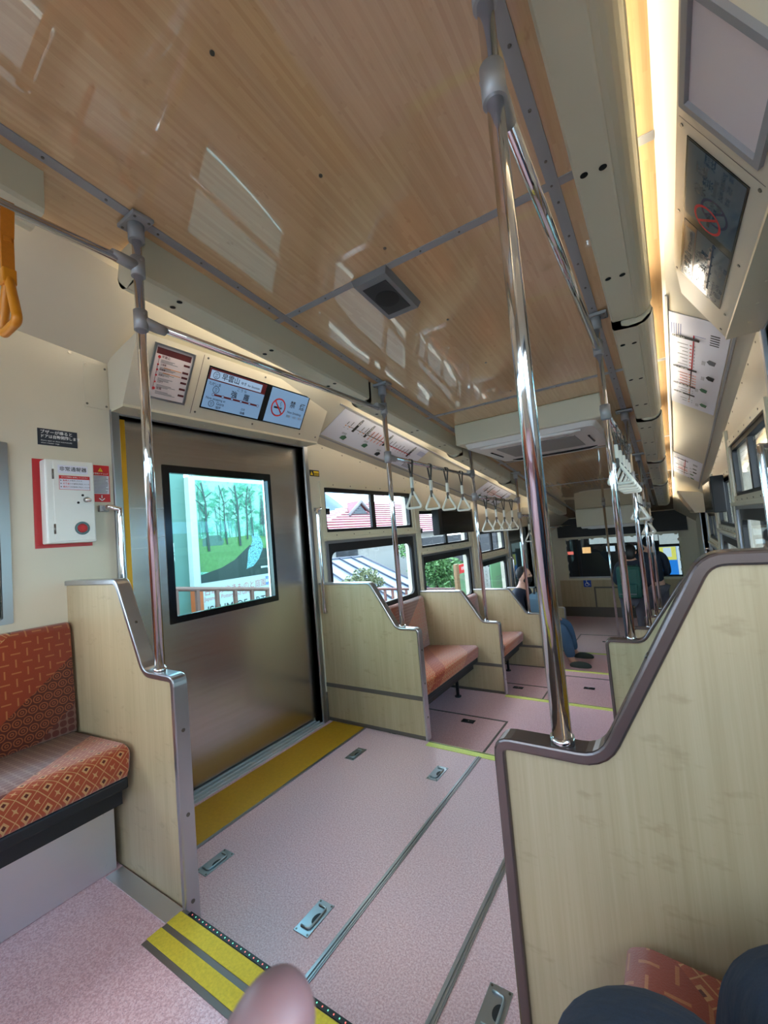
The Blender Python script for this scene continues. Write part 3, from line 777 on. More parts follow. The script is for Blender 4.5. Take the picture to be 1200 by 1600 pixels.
PZ = [(.0, .845, 1.15), (0, .655, .935), (-.215, .40, .67), (-.40, .215, .49), (-.56, .05, .325)]
partition(-1, YB[0], 0, .845, 1.15, 'nearest bamboo partition on the left, with a bright steel edge, beside the orange bench', 'rimsteel', True)
partition(1, YB[0], 0, .85, 1.16, 'large bamboo partition filling the lower right, with a dark rounded edge', 'rimdark', True, False)
for i in range(1, 5):
    zb, zs, zt = PZ[i]
    zlow = LEV[i] if i < len(LEV) else zb
    for side in (-1, 1):
        lab = {(-1, 1): 'bamboo partition just beyond the left steel door, under the red roof view', (1, 1): 'pale bamboo partition seen past the sloping edge of the large right one',
               (-1, 2): 'second bamboo partition beyond the left steel door', (1, 2): 'second bamboo partition beyond the large right one',
               (-1, 3): 'third bamboo partition beyond the left steel door, in front of the masked passenger', (1, 3): 'third bamboo partition beyond the large right one',
               (-1, 4): 'farthest bamboo partition on the left, behind the masked passenger', (1, 4): 'farthest bamboo partition on the right side'}[(side, i)]
        partition(side, YB[i], zb if i == 1 else zb, zs, zt, lab, 'rimdark' if side > 0 else 'rimsteel')

# ------------------------------------------------------------------ grab poles and rails
RAILZ = [2.215, 2.025, 1.715, 1.505, 1.33, 1.15]
SIDE = {-1: 'left', 1: 'right'}
def pole(side, i):
    x = -1.432 if side < 0 else (-.187 if i == 0 else -.2); yb = YB[i]; zs = PZ[i][1] + (.005 if side > 0 and i == 0 else 0)
    names = [('nearest chrome pole, standing on the %s partition beside the steel door' % SIDE[side]) if side < 0 else 'big chrome pole at centre right, standing on the large right partition',
             'second chrome pole on the %s side' % SIDE[side], 'third chrome pole on the %s side' % SIDE[side], 'fourth chrome pole on the %s side' % SIDE[side], 'farthest partition pole on the %s side' % SIDE[side]]
    o = thing('grab_pole', names[i], 'pole', (x, yb, zs))
    r = .0158; c = cz(yb)
    MB().tube([(x, yb, zs), (x, yb, c - .004)], r, 24).build('tube', 'chrome', o)
    m = MB(); m.mat('aludull'); m.tube([(x, yb, c - .075), (x, yb, c - .012)], .026, 20); m.box(x - .055, x + .055, yb - .036, yb + .036, c - .017, c - .002, bev=.003)
    m.mat('screw')
    for sx in (-1, 1):
        for sy in (-1, 1): m.disc((x + sx * .042, yb + sy * .024, c - .017), (0, 0, -1), .005, .002, 8)
    m.build('ceiling_flange', None, o)
    for k, z in ((0, RAILZ[i]), (1, RAILZ[i + 1])):
        t = MB(); t.tube([(x, yb, z - .034), (x, yb, z + .034)], .0225, 20)
        e = -1 if k == 0 else 1
        t.tube([(x, yb, z), (x, yb + e * .06, z - e * .005), (x, yb + e * .085, z - e * .007)], [.021, .019, .0165], 16)
        t.disc((x + .0220 * (1 if side < 0 else -1), yb, z + .018), ((1 if side < 0 else -1), 0, 0), .004, .002, 8)
        t.build('tee_collar', 'castalu', o)
    bmb = MB(); bmb.tube([(x, yb, zs - .002), (x, yb, zs + .012)], .0195, 20); bmb.build('base_ring', 'chrome', o)
def rail(side, i):
    x = -1.432 if side < 0 else -.2; xa = -.187 if side > 0 and i == 1 else x; xb = -.187 if side > 0 and i == 0 else x
    y0 = YB[i - 1] if i > 0 else YBACK + .02; y1 = YB[i] if i < 5 else 8.0; z = RAILZ[i]
    lab = ['nearest', 'door-side', 'third', 'fourth', 'fifth', 'farthest'][i]
    o = tag(MB().tube([(xa, y0 + (.07 if i > 0 else 0), z), (xb, y1 - .07, z - (.012 if i == 1 else .02) * (1 if i > 0 else 0))], .0142, 20).build('hand_rail', 'chrome'), '%s overhead chrome rail on the %s side' % (lab, SIDE[side]), 'rail')
    return o
for side in (-1, 1):
    for i in range(5): pole(side, i)
    for i in range(6): rail(side, i)
p = thing('grab_pole', 'slim chrome pole standing free at the foot of the steps, near the end wall', 'pole', (-.86, 7.75, -.71))
MB().tube([(-.86, 7.75, -.71), (-.86, 7.75, cz(7.75) - .004)], .017, 14).build('tube', 'chrome', p)
MB().tube([(-.86, 7.75, cz(7.75) - .06), (-.86, 7.75, cz(7.75) - .004)], .027, 14).build('ceiling_flange', 'aludull', p)

# hanging straps
def strap(x, y, z, label, group, belt='strapgrey', grip='strapwhite', big=False):
    o = thing('hanging_strap', label, 'strap', (x, y, z), group)
    L = .21 if not big else .205
    k = 1.0
    b = MB(); w = .011 if not big else .015; t = .003
    # loop round the rail
    P = []
    for a in range(-40, 221, 20): P.append((x + .0175 * math.cos(math.radians(a)), z + .0175 * math.sin(math.radians(a))))
    path = [(x + .004, z - .085)] + P + [(x - .004, z - .085)]
    path = [(a, c) for a, c in path]
    out = offset_path(path, t)
    b.loft([[(p[0], y - w, p[1]), (p[0], y + w, p[1]), (q[0], y + w, q[1]), (q[0], y - w, q[1])] for p, q in zip(path, out)], True, True, False)
    b.box(x - .006, x + .006, y - w, y + w, z - L, z - .08, bev=.002)
    bl = b.build('belt', belt, o)
    if not big:
        s = MB(); s.box(x - .009, x + .009, y - .014, y + .014, z - L + .03, z - .105, bev=.004); s.build('sleeve', grip, bl)
        s = MB(); s.box(x - .008, x + .008, y - .01, y + .01, z - L - .02, z - L + .025, bev=.003); s.build('clasp', belt, bl)
    else:
        s = MB(); s.box(x - .008, x + .01, y - .009, y + .009, z - .10, z - .085, bev=.002); s.build('buckle', belt, bl)
    # rounded triangle handle lying across the car
    hw, hh, tr = (.062, .118, .0085) if not big else (.062, .15, .012)
    zt = z - L + .012
    tri = [(0, 0), (hw * .5, -hh * .52), (hw, -hh), (0, -hh), (-hw, -hh), (-hw * .5, -hh * .52)]
    pts = []
    C = [(0, 0, .02), (hw, -hh, .026), (-hw, -hh, .026)]
    for i in range(3):
        px, pz, r = C[i]; a = C[i - 1]; c = C[(i + 1) % 3]
        u = Vector((a[0] - px, a[1] - pz)).normalized(); v = Vector((c[0] - px, c[1] - pz)).normalized()
        p0 = Vector((px, pz)) + u * r; p1 = Vector((px, pz)) + v * r
        for k in range(6):
            t = k / 5; q = p0 * (1 - t) ** 2 + Vector((px, pz)) * 2 * t * (1 - t) + p1 * t * t; pts.append((x + q.x, y, zt + q.y))
    m = MB(); m.tube(pts, tr, 10, closed=True, sx=1.0)
    if big:
        m.box(x - .016, x + .016, y - .016, y + .016, zt - .03, zt + .015, bev=.004)
    m.build('handle', grip, o)
    return o
for side, i, ys in ((-1, 2, (2.55, 2.83, 3.11, 3.4)), (-1, 3, (3.93, 4.2, 4.45, 4.72)), (-1, 4, (5.35, 5.7)), (1, 2, (2.62, 2.85, 3.08, 3.31, 3.5)), (1, 3, (4.0, 4.3, 4.6)), (1, 4, (5.35, 5.75))):
    x = -1.432 if side < 0 else -.2
    first = None; place = {2: 'over the bench beyond the door', 3: 'over the second bench beyond the door', 4: 'over the farthest bench'}[i]
    n = len(ys); words = {1: ['only'], 2: ['nearer', 'farther'], 3: ['nearest', 'middle', 'farthest'], 4: ['nearest', 'second', 'third', 'farthest'], 5: ['nearest', 'second', 'third', 'fourth', 'farthest']}[n]
    for k, y in enumerate(ys):
        lab = '%s white triangle strap on the %s rail %s' % (words[k], SIDE[side], place); grp = 'white straps on the %s side %s' % (SIDE[side], place)
        z = RAILZ[i] - .018 * (y - YB[i - 1]) / 1.3
        if first is None: first = strap(x, y, z, lab, grp); fy, fz = y, z
        else: dup(first, (0, y - fy, z - fz), lab, grp)
strap(-1.44, .415, RAILZ[0], 'orange strap with orange triangle handle at the left edge', None, 'orangebelt', 'orange', True)

# ------------------------------------------------------------------ bench seats
def set_uv(o, uvf):
    me = o.data; uv = me.uv_layers.new(name='UVMap')
    for p in me.polygons:
        for li in p.loop_indices: uv.data[li].uv = uvf(me.vertices[me.loops[li].vertex_index].co, p)
def bench(side, y0, y1, fl, xf, top, label, skirt=False):
    X = (lambda x: x) if side < 0 else mir
    wx = XL if side < 0 else mir(XR)
    if side > 0: xf = xf + 0.0
    o = thing('bench_seat', label, 'bench', (X(-1.85), (y0 + y1) / 2, fl)); off = parent_offset(o)
    zt = fl + top
    # cushion section (x,z), rounded
    P = round_path([(wx + .03, zt - .02), (xf - .03, zt + .012), (xf, zt), (xf - .012, zt - .10), (wx + .03, zt - .10)], [0, .03, .04, .03, 0], 5)
    acc = [0]
    for a, b in zip(P, P[1:]): acc.append(acc[-1] + (Vector(b) - Vector(a)).length)
    c = MB(); n = 2; ys = [y0, y0 + .012, y1 - .012, y1]; ins = [.012, 0, 0, .012]
    cen = Vector(((wx + xf) / 2, zt - .05))
    rings = []
    for y, s_ in zip(ys, ins):
        rings.append([(X(p[0] + (s_ if p[0] < cen.x else -s_)), y, p[1] + (s_ if p[1] < cen.y else -s_)) for p in P])
    c.loft(rings, True, True, True)
    co = c.build('cushion', 'seat', o)
    def uvf(v, p):
        w = v + 0 * v; return (v.y * (1 if side < 0 else -1) + (.37 if side < 0 else .62), (X(v.x) - wx) * 1.0 + (zt - v.z) * (.9 if abs(X(v.x) - xf) < .05 else 0))
    set_uv(co, uvf)
    for e in co.data.polygons: e.use_smooth = len(e.vertices) == 4
    bz = fl + .83
    Q = round_path([(wx + .012, zt - .03), (wx + .075, zt - .02), (wx + .05, bz - .02), (wx + .035, bz), (wx + .012, bz)], [0, .02, .02, .02, 0], 4)
    b = MB(); b.loft([[(X(p[0]), y, p[1]) for p in Q] for y in (y0, y1)], True, True, True)
    bo = b.build('backrest', 'seat', o); set_uv(bo, lambda v, p: (v.y * (1 if side < 0 else -1) + .37, -(v.z - zt) + .0))
    for e in bo.data.polygons: e.use_smooth = len(e.vertices) == 4
    f = MB(); a_, b_ = sorted((X(wx + .02), X(xf - .02))); f.box(a_, b_, y0 + .005, y1 - .005, zt - .135, zt - .098, bev=.006)
    a_, b_ = sorted((X(xf - .12), X(xf - .07)));  f.box(a_, b_, y0 + .005, y1 - .005, zt - .2, zt - .135)
    f.build('support_frame', 'darkframe', o)
    if skirt:
        s = MB(); a_, b_ = sorted((X(xf - .135), X(xf - .125))); s.box(a_, b_, y0 + .01, y1 - .01, fl + .002, zt - .2)
        for yy in (y1 - .04, y0 + .2):
            for z_ in (fl + .03, zt - .23): s.disc((X(xf - .125), yy, z_), (1 if side < 0 else -1, 0, 0), .005, .002, 8)
        s.build('skirt_panel', 'skirt', o)
    else:
        for yy in (y0 + .12, y1 - .2):
            l = MB(); l.tube([(X(xf - .15), yy, fl), (X(xf - .15), yy, zt - .135)], .014, 10); l.tube([(X(xf - .15), yy, fl), (X(xf - .15), yy, fl + .008)], .028, 12); l.build('leg', 'darkframe', o)
    return o
bench(-1, -.7, .74, .155, -1.585, .43, 'orange patchwork bench at the left edge, with stainless skirt below', True)
bench(1, -.7, .74, .155, -1.50, .43, 'orange patchwork bench at the bottom right, beside the large bamboo partition', True)
for k, (a, b, l, nm) in enumerate([(YB[1] + .028, YB[2] - .028, LEV[2], 'first'), (YB[2] + .028, YB[3] - .028, LEV[3], 'second'), (YB[3] + .028, YB[4] - .028, LEV[4], 'third')]):
    for side in (-1, 1):
        bench(side, a, b, l, -1.515, .385, 'orange patchwork bench, %s beyond the door on the %s side%s' % (nm, SIDE[side], ', under the masked passenger' if (k == 2 and side < 0) else ''))

# ------------------------------------------------------------------ floor fittings
def nosing(y, z, label, near=False):
    o = thing('step_nosing', label, 'step edge', (XC, y, z))
    x0, x1 = (-1.33, -.29) if near else (-1.3, -.32)
    if near:
        m = MB(); m.box(x0, x1, y - .128, y, z - .004, z + .002); m.build('grey_base', 'band', o)
        m = MB(); m.box(x0, x1, y - .055, y - .012, z + .002, z + .004); m.build('grit_strip', 'yellownose', o)
        m = MB(); m.box(x0, x1, y - .113, y - .072, z + .002, z + .004); m.build('grit_strip', 'yellownose', o)
        m = MB(); m.box(x0 + .03, x1, y - .009, y + .003, z - .01, z + .004); lc = m.mat('black')
        for f_ in m.bm.faces: f_.material_index = 0
        for nm, col, ph in (('red_lamp', 'dotred', 0), ('green_lamp', 'dotgreen', 1)):
            m.mat(col); k = 0; x = x0 + .045
            while x < x1 - .01:
                if k % 2 == ph: m.box(x - .0012, x + .0012, y - .005, y - .002, z + .004, z + .0052)
                k += 1; x += .017
        m.build('light_channel', None, o)
    else:
        m = MB(); m.box(x0, x1, y - .05, y + .002, z - .012, z + .003); m.build('edge_strip', 'limenose', o)
        m = MB(); m.box(x0, x1, y - .009, y - .004, z + .003, z + .0045); m.build('dark_line', 'band', o)
M['dotred'] = emis('small red lamp', (255, 120, 110), 1.0); M['dotgreen'] = emis('small green lamp', (130, 240, 200), .8)
M['dotred'] = emis('small red lamp', (255, 120, 110), 1.0); M['dotgreen'] = emis('small green lamp', (130, 240, 200), .8)
nosing(.748, .155, 'double yellow step edge with tiny lamps, at the bottom of the picture', True)
nosing(2.25, 0, 'pale yellow step edge just beyond the door floor')
nosing(3.62, LEV[2], 'pale yellow step edge, second beyond the door')
nosing(5.0, LEV[3], 'pale yellow step edge by the passenger\'s shoe')
nosing(6.27, LEV[4], 'farthest pale yellow step edge')
m = MB(); m.box(-1.70, -1.335, .69, .745, .155, .158); tag(m.build('threshold_plate', 'skirt'), 'steel corner plate on the pink floor at the foot of the left partition', 'plate')
# door floor: yellow treads, rails
def tread(x0, x1, dy, dz, label):
    o = thing('door_tread', label, 'tread', ((x0 + x1) / 2, 1.5 + dy, dz))
    MB().box(x0, x1, .79 + dy, 2.246 + dy, dz, dz + .003).build('mat', 'yellowtread', o)
    xe = x1 if x0 < XC else x0; MB().box(xe - .007, xe + .007, .79 + dy, 2.246 + dy, dz, dz + .005).build('edge_strip', 'alu', o)
tread(-2.035, -1.765, 0, 0, 'yellow tread in front of the left steel door')
tread(mir(-1.765) + .04, XR - .045, 0, 0, 'yellow tread in front of the right door, hidden behind the large partition')
for k, x in enumerate((-.976, -.623)):
    t = MB(); t.box(x - .0125, x + .0125, .752, 2.2, 0, .003); t.box(x - .004, x - .0005, .752, 2.2, .003, .006); t.box(x + .005, x + .008, .752, 2.2, .003, .005)
    struct('trim_%d' % (20 + k), t, 'alu')
def hatch_handle(x, y, label, z=0, sx=.031, sy=.065, dark=False):
    o = thing('hatch_handle', label, 'handle', (x, y, z), 'recessed lifting handles in the door floor' if not dark else None)
    p = MB(); p.box(x - sx, x + sx, y - sy, y + sy, z, z + .0025, bev=.001)
    pl_ = p.build('plate', 'hatchsteel', o)
    h = MB(); w = sx * .55; l = sy * .66
    h.tube(round3([(x - w, y - l, z + .005), (x + w, y - l, z + .005), (x + w, y + l, z + .005), (x - w, y + l, z + .005)]), .0035, 8); h.build('bail', 'hatchsteel', o)
    d = MB(); P = [(x + w * .8 - .016 * math.sin(PI * k / 10) , y + .022 * math.cos(PI * k / 10)) for k in range(11)]
    d.prism(P, z + .0026, z + .0034, 'z'); d.build('finger_recess', 'darkframe', pl_)
    s = MB()
    for a in (-1, 1):
        for b in (-1, 1): s.disc((x + a * (sx - .007), y + b * (sy - .007), z + .0025), (0, 0, 1), .0035, .001, 8)
    s.build('screw', 'screw', pl_)
    return o
def round3(pts, r=.012):
    out = [Vector(pts[0])]
    for i in (1, 2):
        p = Vector(pts[i]); u = (Vector(pts[i - 1]) - p).normalized() * r; v = (Vector(pts[i + 1]) - p).normalized() * r
        for k in range(5):
            t = k / 4; out.append((p + u) * (1 - t) ** 2 + p * 2 * t * (1 - t) + (p + v) * t * t)
    out.append(Vector(pts[3])); return out
h0 = hatch_handle(-1.62, 1.045, 'steel floor handle beside the yellow tread, near the left partition foot')
dup(h0, (0, .91, 0), 'steel floor handle at the far end of the yellow tread')
dup(h0, (1.62 - 1.095, 0, 0), 'steel floor handle just left of the middle floor rail, near the fingertip')
dup(h0, (1.62 - 1.11, .925, 0), 'steel floor handle at the far end, left of the middle floor rail')
dup(h0, (1.62 - .497, .015, 0), 'steel floor handle at the bottom edge, beside the large right partition')
def floor_hatch(x0, x1, y0, y1, z, label, latches):
    o = thing('floor_hatch', label, 'hatch', ((x0 + x1) / 2, (y0 + y1) / 2, z))
    f = MB(); w = .012; f.box(x0, x1, y0, y0 + w, z, z + .0035); f.box(x0, x1, y1 - w, y1, z, z + .0035); f.box(x0, x0 + w, y0 + w, y1 - w, z, z + .0035); f.box(x1 - w, x1, y0 + w, y1 - w, z, z + .0035)
    f.build('frame', 'band', o)
    for lx, ly in latches:
        l = MB(); l.mat('darkframe'); l.box(lx - .048, lx + .048, ly - .026, ly + .026, z, z + .004, bev=.001); l.mat('chrome'); l.ball((lx, ly, z + .005), (.012, .008, .004), 8, 6); l.build('latch', None, o)
floor_hatch(-1.85, -1.13, 2.42, 3.12, LEV[2], 'framed floor hatch with two dark latches in front of the first far bench', [(-1.36, 2.52), (-1.4, 3.02)])
floor_hatch(-1.75, -1.13, 3.75, 4.4, LEV[3], 'framed floor hatch by the second far bench', [(-1.4, 3.82), (-1.42, 4.3)])
floor_hatch(-1.07, -.45, 3.95, 4.8, LEV[3], 'framed floor hatch in the middle of the aisle', [(-.8, 4.5)])
floor_hatch(-1.45, -.8, 6.6, 7.9, LEV[5], 'framed floor hatch nearest the end wall', [(-1.02, 7.5)])
# riser side skirtings near door
for k, (x0, x1, y) in enumerate(((XL, -2.03, 2.24), (XR - .05, XR, 2.24))):
    b = MB(); b.box(x0, x1 if k else x0 + .012, y - .0, y + .02, 0, .01); 
bs = MB(); bs.box(XL, XL + .008, 2.229, YB[1] - .02, 0, .19); struct('baseboard_left', bs, 'skirting')
bs = MB(); bs.box(XR - .008, XR, 2.229, YB[1] - .02, 0, .19); struct('baseboard_right', bs, 'skirting')

# door grab bars
def door_bar(side, y, z0, z1, label, ysgn):
    xw = XL if side < 0 else XR; s_ = -side; x = xw + s_ * .055
    o = thing('door_grab_bar', label, 'grab bar', (x, y, z0))
    m = MB(); yb = y + ysgn * .045
    m.tube([(xw + s_ * .02, yb, z1 - .012), (x - s_ * .005, yb - ysgn * .01, z1 - .008), (x, y, z1 - .02), (x, y, z1 - .05), (x, y, z0 + .05), (x, y, z0 + .02), (x - s_ * .005, yb - ysgn * .01, z0 + .008), (xw + s_ * .02, yb, z0 + .012)], .0125, 14)
    m.build('bar', 'chrome', o)
    b = MB()
    for z in (z0 + .012, z1 - .012): b.box(min(xw, xw + s_ * .022), max(xw, xw + s_ * .022), yb - .02, yb + .02, z - .014, z + .014, bev=.003)
    b.build('bracket', 'castalu', o)
door_bar(-1, .945, .72, 1.46, 'chrome grab bar on the near side of the left door, below the red sticker', -1)
door_bar(-1, 2.235, .72, 1.46, 'chrome grab bar on the far side of the left door', 1)
door_bar(1, .945, .72, 1.46, 'chrome grab bar on the near side of the right door', -1)
door_bar(1, 2.235, .72, 1.46, 'chrome grab bar on the far side of the right door', 1)
door_bar(1, 6.5, .0, .75, 'distant chrome grab bar by the far right door', -1)
door_bar(-1, 6.5, .0, .75, 'distant chrome grab bar by the far left door', -1)

# ------------------------------------------------------------------ emergency call box and signs on the left wall
eb = thing('emergency_call_box', 'white metal emergency call box on a red plate, left of the steel door', 'call box', (XL, .75, 1.29))
m = MB(); m.box(XL, XL + .004, .652, .853, 1.288, 1.648); m.mat('screw')
for y in (.662, .84):
    for z in (1.30, 1.36, 1.56): m.disc((XL + .004, y, z), (1, 0, 0), .004, .002, 8)
m.mats.insert(0, M['red']); 
for f in m.bm.faces: f.material_index = 0 if len(f.verts) == 4 and f.calc_area() > .0005 else f.material_index
bp = m.build('backplate', 'red', eb)
MB().box(XL + .004, XL + .06, .674, .848, 1.302, 1.64, bev=.006).build('case', 'white', eb)
lid = MB().box(XL + .06, XL + .064, .7, .842, 1.31, 1.632, bev=.0015).build('lid', 'white', eb)
k = MB(); k.mat('screw'); k.tube([(XL + .064, .812, 1.478), (XL + .078, .812, 1.478)], .011, 16); k.mat('chrome'); k.ball((XL + .08, .814, 1.476), (.008, .013, .009), 10, 8); k.mat('hole'); k.disc((XL + .064, .8, 1.497), (1, 0, 0), .005, .001, 10); k.disc((XL + .064, .783, 1.466), (1, 0, 0), .005, .001, 10); k.build('lock', None, lid)
k = MB(); k.mat('blackgloss'); k.tube([(XL + .064, .793, 1.36), (XL + .068, .793, 1.36)], .027, 24); k.mat('red'); k.tube([(XL + .066, .793, 1.36), (XL + .072, .793, 1.36)], [.02, .016], 20); k.mat('inkred'); k.tube([(XL + .071, .793, 1.36), (XL + .074, .793, 1.36)], .009, 16); k.build('push_button', None, lid)
k = MB()
for z in (1.36, 1.58): k.tube([(XL + .061, .7, z - .02), (XL + .061, .7, z + .02)], .004, 8)
k.build('hinge', 'screw', lid)
s = Sheet((XL + .0645, .7, 1.31), (0, 1, 0), (0, 0, 1))
s.rect(.015, .275, .122, .308, 'paper'); s.text(.069, .2915, '非常通報器', .0195, 'ink', 'CENTER')
s.rect(.018, .208, .128, .266, 'inkred'); s.rect(.0195, .2095, .1265, .252, 'paper'); s.text(.073, .259, '以下の場合に使用してください', .0068, 'inkwhite', 'CENTER', bold=False)
for i, (a, b) in enumerate([('急病人', 'が発生したとき'), ('不審者', 'や不審物を発見したとき'), ('車内で', '非常事態が発生したとき')]):
    v = .245 - .013 * i; s.text(.022, v, '▶', .006, 'ink'); s.text(.03, v, a, .008, 'inkred'); s.text(.0545, v, b, .0065, 'ink', bold=False)
s.build('lettering', lid)
def wall_plate(y0, y1, z0, z1, mat, x=XL, side=-1, t=.0012):
    U = Vector((0, 1, 0)) if side < 0 else Vector((0, -1, 0)); O = (x + (t if side < 0 else -t), y0 if side < 0 else y1, z0)
    s = Sheet(O, U, (0, 0, 1)); s.slab(0, 0, y1 - y0, z1 - z0, t, mat); return s
s = wall_plate(.674, .814, 1.708, 1.776, 'signblack')
s.text(.008, .054, 'ブザーが鳴ると', .0165, 'inkwhite'); s.text(.008, .036, 'ドアは自動開閉します', .0155, 'inkwhite', sx=.92); s.text(.01, .019, 'Doors open or close automatically', .0078, 'inkwhite', bold=False); s.text(.01, .009, 'when a buzzer rings.', .0078, 'inkwhite', bold=False)
tag(s.build('door_buzzer_sign'), 'small black wall sign with white Japanese text above the emergency call box', 'sign')
s = wall_plate(.862, .934, 1.478, 1.642, 'redsticker')
s.rect(.003, .036, .069, .118, 'paper'); s.poly([(.026, .136), (.046, .136), (.036, .154)], 'inkyellow'); s.text(.036, .1425, '!', .012, 'ink', 'CENTER')
s.text(.036, .126, '非常用ドアコック', .0078, 'inkwhite', 'CENTER')
for k in range(13): s.rect(.006, .04 + .006 * k, .066 - random.random() * .012, .0425 + .006 * k, 'inkgrey')
s.poly([(.034, .03), (.038, .03), (.038, .016), (.034, .016)], 'inkwhite'); s.line(.036, .006, .025, .016, .004, 'inkwhite'); s.line(.036, .006, .047, .016, .004, 'inkwhite')
tag(s.build('door_cock_sticker'), 'red and white sticker with a down arrow, right of the emergency call box', 'sticker')
s = wall_plate(2.245, 2.345, 1.69, 1.735, 'ink'); s.poly([(.006, .008), (.034, .008), (.02, .036)], 'inkyellow'); s.text(.02, .017, '!', .016, 'ink', 'CENTER')
s.rect(.04, .026, .094, .038, 'inkyellow')
for k in range(3): s.rect(.042, .006 + .007 * k, .092, .009 + .007 * k, 'inkyellow')
tag(s.build('warning_sticker'), 'small yellow and black warning sticker beside the far side of the steel door', 'sticker')
# access panel outline and screws on the wall
a = thing('access_panel', 'blank cream access panel with four screws, left of the header cabinet', 'panel', (XL, .9, 1.92))
MB().box(XL, XL + .003, .848, .945, 1.9, 2.105, bev=.001).build('plate', 'cream', a)
k = MB()
for y in (.858, .936):
    for z in (1.915, 2.09): k.disc((XL + .003, y, z), (1, 0, 0), .005, .002, 8)
k.build('screw', 'screw', a)
for side in (-1, 1):
    k = MB(); xw = XL if side < 0 else XR; n = Vector((-side, 0, 0))
    y = 2.4
    while y < 8.5: k.disc((xw, y, cz(y) - .262), n, .005, .002, 8); y += .23
    k.disc((xw, .8, cz(.8) - .25), n, .007, .003, 10)
    tb_ = MB()
    struct('trim_%d' % (24 if side < 0 else 25), k, 'screw')

# ------------------------------------------------------------------ route map posters on the slopes
def slope_frame(side, y0):
    xi, xo = (XI_L - .012, XL) if side < 0 else (XI_R + .012, XR)
    zi, zo = cz(y0) - .016, cz(y0) - .24
    O = Vector((xo, y0, zo)); V = Vector((xi - xo, 0, zi - zo)); L = V.length; V.normalize(); return O, V, L
def route_map(side, y0, y1, label):
    O, V, L = slope_frame(side, y0 if side < 0 else y1)
    U = Vector((0, 1, -.13)).normalized() if side < 0 else Vector((0, -1, .13)).normalized()
    V2 = (V - U * V.dot(U)).normalized(); nrm = U.cross(V2)
    s = Sheet(O + nrm * .004 + V2 * .085, U, V2); W_ = (y1 - y0) * 1.008; H_ = .27
    s.slab(0, 0, W_, H_, .002, 'paper')
    k = W_ / 1.0
    s.line(.12 * k, .155, .86 * k, .155, .004, 'inkmaroon'); s.line(.30 * k, .155, .5 * k, .155, .006, 'ink'); s.line(.86 * k, .155, .86 * k, .1, .004, 'inkblue'); s.line(.5 * k, .153, .86 * k, .153, .005, 'inkred')
    for u, t in ((.19, '強羅'), (.31, '箱根湯本'), (.52, '小田原'), (.83, '新宿')):
        s.rect(u * k - .013, .125, u * k + .013, .235, 'ink'); s.rect(u * k - .01, .238, u * k + .01, .252, 'ink'); s.text(u * k, .245, 'OH', .011, 'inkwhite', 'CENTER')
        for q, ch in enumerate(t): s.text(u * k, .222 - .021 * q, ch, .019, 'inkwhite', 'CENTER')
    for j in range(22):
        u = (.1 + .035 * j)
        if any(abs(u - q) < .02 for q in (.19, .31, .52, .83)): continue
        s.disc(u * k, .155, .006, 'inkred' if j > 10 else 'inkorange')
        if .33 < u < .51: s.rect(u * k - .009, .165, u * k + .009, .21, 'inkpink'); s.rect(u * k - .007, .12, u * k + .007, .145, 'inkpink')
        s.rect(u * k - .004, .168, u * k + .004, .195 + .012 * (j % 3), 'inkgrey')
        s.rect(u * k - .006, .134, u * k + .006, .138, 'inkgrey')
    for u, v, m in ((.15, .06, 'inkgreen'), (.36, .07, 'inkgreen'), (.53, .045, 'ink'), (.7, .05, 'inkgrey')):
        s.poly([(u * k - .03, v - .015), (u * k + .02, v - .02), (u * k + .03, v + .012), (u * k, v + .024), (u * k - .028, v + .01)], m)
        for q in range(3): s.rect(u * k - .05, v + .03 + .006 * q, u * k - .05 + .05, v + .0325 + .006 * q, 'inkgrey')
    for q in range(5): s.rect((.86 + .02 * q) * k, .03, (.868 + .02 * q) * k, .07, 'ink'); s.rect(.88 * k, .2 + .01 * q, .97 * k, .203 + .01 * q, 'inkblue')
    tag(s.build('route_map_poster'), label, 'poster')
route_map(-1, 2.3, 3.5, 'white route map poster on the left slope above the first window')
route_map(1, 2.36, 3.56, 'white route map poster on the right slope below the dim screens')
route_map(-1, 5.0, 5.9, 'distant white route map poster on the left slope')
route_map(1, 5.0, 5.9, 'distant white route map poster on the right slope')
for side in (-1, 1):
    for q, v in ((0, .07), (1, .365)):
        O, V, L = slope_frame(side, 2.26); b = MB(); 
        if v > L: v = L - .012
        nrm = Vector((-V.z * (1 if side > 0 else -1) * -1, 0, 0))
        n = Vector((V.z, 0, -V.x)) * (1 if side < 0 else -1)
        A = O + V * v; y1 = 6.3; B = A + Vector((0, y1 - 2.26, -.13 * (y1 - 2.26)))
        b.loft([[P - V * .006 + n * .001, P + V * .006 + n * .001, P + V * .006 + n * .007, P - V * .006 + n * .007] for P in (A, B)], True, True, False)
        struct('trim_%d' % (26 + q + (2 if side > 0 else 0)), b, 'aludull')

# ------------------------------------------------------------------ ceiling speaker and air conditioners
sp = thing('ceiling_speaker', 'grey square ceiling speaker at the crossing strip', 'speaker', (-.92, 1.57, cz(1.57)))
def tilt(cx, cy): return Matrix.Translation((cx, cy, cz(cy))) @ Matrix.Rotation(math.atan(-.13), 4, 'X')
T_ = tilt(-.92, 1.57)
def frus(mb, T, a, b, h0, a2, b2, h1):
    r0 = [T @ Vector((x, y, -h0)) for x, y in ((-a, -b), (a, -b), (a, b), (-a, b))]; r1 = [T @ Vector((x, y, -h1)) for x, y in ((-a2, -b2), (a2, -b2), (a2, b2), (-a2, b2))]
    mb.loft([r0, r1], True, True, False)
m = MB(); frus(m, T_, .088, .142, 0, .078, .134, .03); m.build('housing', 'speaker', sp)
m = MB(); m.box(-.058, .058, -.1, .1, -.0325, -.0295, mx=T_); m.build('grille', 'speakercloth', sp)
